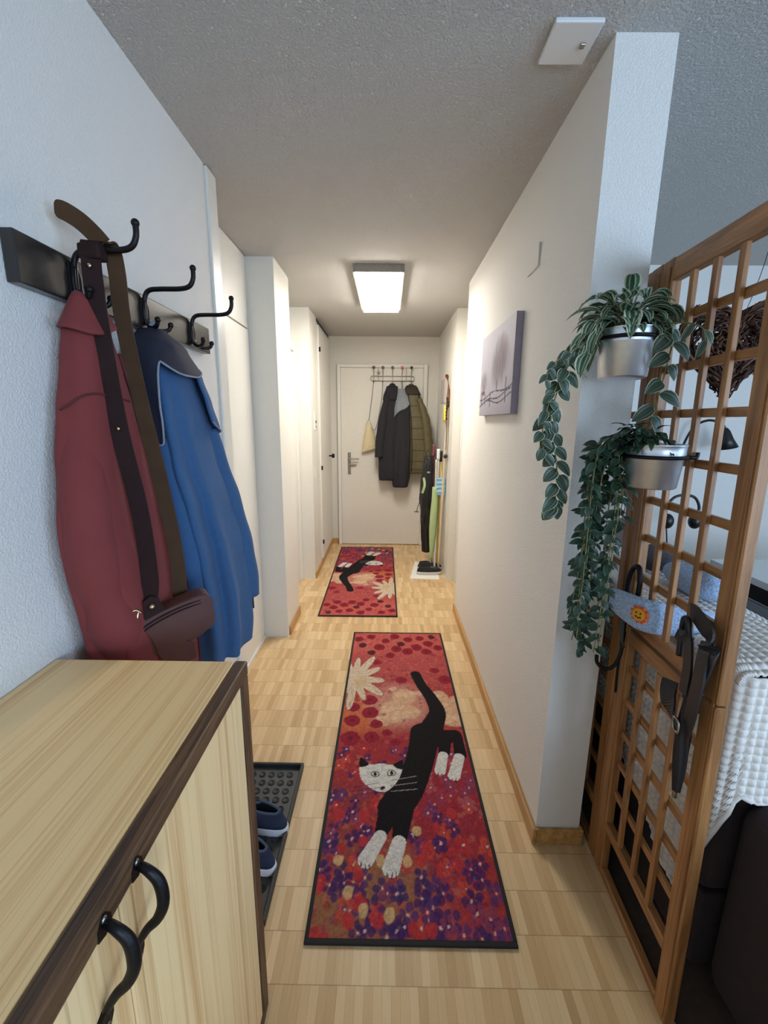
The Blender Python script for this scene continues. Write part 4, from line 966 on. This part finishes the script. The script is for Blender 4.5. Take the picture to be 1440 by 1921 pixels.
m = MB(); m.prism([(.017*math.cos(6.2832*k/22), .017*math.sin(6.2832*k/22)) for k in range(22)], lambda u, v, t: tuple(sc_ + sdir*u + Vector((0, 0, 1))*v + sunn*t), .016, .0185); m.build('sun_face', sun_y, mt)
m = MB()
for u, v in ((-.006, .005), (.006, .005), (-.006, -.006), (0, -.008), (.006, -.006)): m.ball(tuple(sc_ + sdir*u + Vector((0, 0, v)) + sunn*.0188), .0024, 8)
m.build('sun_features', leather, mt)
ub = thing('black_umbrella', 'black folded umbrella hanging on the near upright of the lattice', 'umbrella', (.68, .85, .60))
m = MB(); m.grid(lambda u, t: (.676+(.007+.005*math.sin(t*3.1))*(1+.2*math.sin(6.2832*u*5+t*6))*math.cos(6.2832*u), .836+.012*t+(.008+.009*math.sin(min(1, t*1.1)*2.8))*(1+.15*math.sin(6.2832*u*5+t*6))*math.sin(6.2832*u), .62+.24*t), 40, 24, True, True, True); m.build('canopy', plain('umbrella black nylon', (28, 25, 27), .7), ub)
m = MB(); m.tube(cr([(.676, .838, .60), (.676, .838, .64)], 3), .005, 8); m.build('tip', chrome, ub)
m = MB(); m.tube(cr([(.676, .852, .85), (.674, .860, .92), (.672, .868, .99)], 5), .0085, 12); m.tube(cr([(.672, .868, .985), (.672, .880, 1.02), (.674, .895, 1.02), (.675, .898, .985), (.675, .895, .93)], 6), .007, 10); m.build('handle', black_sm, ub)
ls = thing('leather_dog_lead', 'bundle of black leather straps looped over the lattice beside the umbrella', 'strap', (.685, .84, .78))
m = MB()
m.strip(cr([(.690, .90, 1.035), (.682, .875, 1.04), (.677, .845, 1.032), (.674, .82, 1.02), (.672, .812, .98), (.674, .822, .92), (.682, .835, .87)], 6), .040, .005, [(0, .15, 1)]*37)
m.strip(cr([(.676, .905, .96), (.668, .885, .99), (.664, .862, .985), (.664, .85, .93), (.668, .855, .86)], 6), .024, .005, (0, 1, 0))
m.strip(cr([(.682, .828, 1.0), (.668, .818, .97), (.664, .815, .90), (.668, .825, .82), (.674, .84, .77)], 6), .030, .005, (0, 1, 0))
m.strip(cr([(.672, .905, .86), (.664, .895, .83), (.662, .875, .80), (.668, .86, .77)], 6), .036, .006, (0, .6, .5)); m.build('strap', plain('worn black leather', (40, 36, 36), .45, 0, (150, .3, .002)), ls)
m = MB(); m.tube(cr([(.658, .84, .795), (.657, .855, .80), (.657, .853, .775), (.658, .838, .772)], 5, True), .003, 8, 1, True); m.build('buckle', chrome, ls)
ht = thing('wicker_heart', 'large brown twig heart hanging by a wire behind the lattice', 'decoration', (1.03, 1.36, 1.50))
rng = random.Random(21); m = MB(); m2 = MB()
hc = Vector((1.03, 1.36, 1.665)); hx_ = Vector((.93, -.36, 0)).normalized(); hn = Vector((.36, .93, 0)).normalized()
def HT(a, r, o):
    x = 16*math.sin(a)**3; y = 13*math.cos(a)-5*math.cos(2*a)-2*math.cos(3*a)-math.cos(4*a)
    return hc + hx_*(x*.0088*r) + Vector((0, 0, 1))*((y+2)*.0098*r) + hn*o
for k in range(760):
    a = rng.uniform(0, 6.2832); L0 = rng.uniform(.35, 1.0); r0 = rng.uniform(.05, 1.0)**.7; r1 = min(1.04, max(.1, r0+rng.uniform(-.3, .3)))
    o0, o1 = rng.uniform(-.035, .035), rng.uniform(-.035, .035)
    P = [HT(a+L0*q/5, r0+(r1-r0)*q/5, o0+(o1-o0)*q/5) + Vector((rng.uniform(-.006, .006), rng.uniform(-.006, .006), rng.uniform(-.006, .006))) for q in range(6)]
    (m if k % 4 else m2).tube(P, rng.uniform(.0018, .0036), 5)
m.build('twigs', twig, ht); m2.build('pale_twigs', twig2, ht)
m = MB(); m.tube(cr([tuple(HT(0, .55, 0)), (1.01, 1.28, 1.84), (.90, 1.13, 1.90), (.735, 1.0, 1.868), (.712, .985, 1.83)], 6), .0009, 5)
m.tube(cr([(.735, 1.0, 1.868), (.76, 1.01, 1.83), (.75, 1.0, 1.80), (.775, 1.02, 1.79), (.77, 1.03, 1.75), (.78, 1.04, 1.70)], 6), .0011, 5); m.build('wire', iron, ht)

# ------------------------------------------------------------------ living room behind the lattice
ca_ = MB(); ca_.prism([(.724, -1.6), (.724, .72), (.771, 1.58), (2.9, 1.58), (2.9, -1.6)], lambda u, v, t: (u, v, t), .0005, .0045)
tag(ca_.build('carpet', plain('dark brown carpet', (66, 50, 40), .98, 0, (260, .4, .002), .15, 60)), 'dark brown carpet on the living-room floor under the sofa', 'carpet')
sf = thing('sofa', 'dark brown fabric sofa standing behind the lattice screen', 'sofa', (1.2, .7, .005))
m = MB(); m.box(.80, 1.06, .862, 2.05, .28, .895, .035, 5); m.build('backrest', sofa_m, sf)
m = MB(); m.box(.814, 1.06, .864, 2.04, .05, .278, .004, 2); m.box(1.062, 1.5, .864, 1.90, .05, .44, .04, 4); m.build('seat', sofa_m, sf)
m = MB(); m.box(.838, 1.5, -.95, .860, .03, .590, .055, 6); m.build('lengthened_arm', sofa_m, sf)  # near arm, lengthened out of view to keep daylight off the floor
m = MB(); m.box(1.062, 1.5, 1.902, 2.05, .05, .60, .06, 4); m.build('armrest', sofa_m, sf)
for x in (.90, 1.44):
    for y in (-.88, 1.98): m = MB(); m.lathe([(.0, 0), (.016, 0), (.022, .047), (0, .047)], (x, y, .005), 12); m.build('leg', black_sm, sf)
kb = thing('knit_blanket', 'cream chunky waffle-knit blanket draped over the sofa back', 'blanket', (.92, 1.3, .25))
XS, YE, RC_ = .788, .848, .035
L1, L2, L3 = .225, RC_*math.pi/2, .93
def waffle(a, b): return .008*abs(math.sin(a*math.pi/.019))*abs(math.sin(b*math.pi/.021))
def drape(u, v):
    d = u*(L1+L2+L3)
    if d < L1: x, y, nx, ny, zl = XS+RC_+L1-d, YE, 0, -1, .600+.012*math.sin(d*30)
    elif d < L1+L2:
        a = (d-L1)/RC_; x, y = XS+RC_-RC_*math.sin(a), YE+RC_-RC_*math.cos(a); nx, ny = -math.sin(a), -math.cos(a); zl = .59-.22*(a/1.5708)
    else:
        y = YE+RC_+d-L1-L2; x, nx, ny = XS, -1, 0
        zl = .37-min(1, (y-.883)/.035)*.13 if y < .918 else .24+.55*(y-.918)**1.05
    z = zl+(.905-zl)*v
    wob = .006*math.sin(d*36+z*3)*(1-v)
    k = waffle(d, z)+wob+.004
    return (x+nx*k, y+ny*k, z)
m = MB(); m.grid(drape, 380, 190)
tpath = cr([(.779, .900), (.790, .917), (.82, .922), (.92, .926), (1.03, .920), (1.068, .895), (1.075, .80), (1.078, .62)], 8)
def over(u, v):
    y = YE-.006+.95*u; k = v*(len(tpath)-1); q = min(len(tpath)-2, int(k)); t = k-q
    x = tpath[q][0]*(1-t)+tpath[q+1][0]*t; z = tpath[q][1]*(1-t)+tpath[q+1][1]*t
    b = waffle(y, v*.62)
    z -= .012*max(0, 1-u*30)
    return (x+(b if v > .75 else 0), y, z+(b if v <= .75 else 0))
m.grid(over, 300, 150); m.build('waffle_cloth', knit, kb, solid=.006)
m = MB(); m.tube([drape(k/160, 0) for k in range(161)], .007, 8); m.build('hem', knit, kb)
cu = thing('fleece_cushion', 'light blue curly fleece cushion lying on the sofa back behind the lattice', 'cushion', (.96, 1.18, .925))
m = MB(); m.grid(lambda u, t: (.965+.07*math.copysign(abs(math.cos(6.2832*u))**.7, math.cos(6.2832*u))*math.sin(math.pi*(.04+.92*t))**.45, 1.25+.115*math.copysign(abs(math.sin(6.2832*u))**.7, math.sin(6.2832*u))*math.sin(math.pi*(.04+.92*t))**.45, .936+.085*t+.010*math.sin(u*20)*t), 44, 16, True, True, True); m.build('body', fleece, cu)
gc = thing('grey_cushion', 'dark grey cushion on the sofa behind the light blue fleece', 'cushion', (.98, 1.49, .925))
m = MB(); m.grid(lambda u, t: (.98+.085*math.cos(6.2832*u)*math.sin(math.pi*(.05+.9*t))**.5, 1.49+.08*math.sin(6.2832*u)*math.sin(math.pi*(.05+.9*t))**.5, .936+.08*t), 36, 14, True, True, True); m.build('body', greyblanket, gc)
ch = thing('leather_chair', 'brown leather chair with tall back behind the sofa', 'chair', (1.48, 2.42, 0))
m = MB(); m.box(1.20, 1.53, 2.44, 2.50, .48, .90, .03, 4); m.build('backrest', brown_ch, ch)
m = MB(); m.box(1.20, 1.53, 2.10, 2.44, .40, .47, .03, 3); m.build('seat', brown_ch, ch)
for x in (1.23, 1.50):
    for y in (2.13, 2.46): m = MB(); m.box(x-.015, x+.015, y-.015, y+.015, 0, .40, .003); m.build('leg', black_sm, ch)
hs = thing('headset', 'black headset hanging on a slim black stand before the white wall', 'headset', (1.72, 2.45, 0))
m = MB(); m.lathe([(0, 0), (.11, 0), (.11, .012), (.012, .02), (.010, .03)], (1.72, 2.45, 0), 24); m.tube([(1.72, 2.45, .02), (1.722, 2.45, 1.02)], .010, 10); m.build('stand', black_sm, hs)
m = MB(); m.tube(cr([(1.63, 2.44, .915), (1.625, 2.44, .98), (1.66, 2.44, 1.035), (1.72, 2.44, 1.05), (1.78, 2.44, 1.035), (1.812, 2.44, .98), (1.805, 2.44, .93)], 6), .008, 8); m.build('headband', black_sm, hs)
for x in (1.64, 1.80):
    m = MB(); m.ball((x, 2.44, .895), .045, 16, (.75, .8, 1)); m.build('earpiece', black_sm, hs)
m = MB(); m.tube(cr([(1.64, 2.44, .86), (1.66, 2.43, .7), (1.68, 2.43, .5), (1.71, 2.44, .4)], 6), .004, 6); m.build('cable', black_sm, hs)
dl = thing('gooseneck_lamp', 'black gooseneck wall lamp on the white living-room wall', 'lamp', (1.88, 2.75, 1.33))
m = MB(); m.tube(cr([(1.84, 2.757, 1.12), (1.85, 2.72, 1.30), (1.875, 2.68, 1.43), (1.93, 2.64, 1.475), (1.99, 2.61, 1.455), (2.01, 2.60, 1.42)], 6), .007, 8); m.build('arm', black_sm, dl)
m = MB(); m.lathe([(.010, 0), (.022, .02), (.035, .07), (.055, .12), (.052, .12), (.03, .07), (0, .03)], (2.01, 2.60, 1.43), 24, (.25, 0, -1)); m.build('shade', black_sm, dl)
dk = thing('desk', 'white-topped desk with black drawers and grey steel frame at right edge', 'desk', (2.13, 1.55, .005))
m = MB(); m.box(1.66, 2.6, 1.0, 2.1, .742, .775, .003); m.build('top', white_pl, dk)
m = MB(); m.box(1.70, 2.56, 1.04, 2.06, .655, .740, .003); m.build('drawer', black_sm, dk)
m = MB(); m.box(1.68, 2.58, 1.02, 1.05, .60, .652, .003); m.box(1.68, 1.71, 1.05, 2.08, .60, .652, .003); m.build('frame', grey_metal, dk)
for x in (1.695, 2.565):
    for y in (1.035, 2.06): m = MB(); m.box(x-.015, x+.015, y-.0149, y+.0149, .005, .60); m.build('leg', grey_metal, dk)
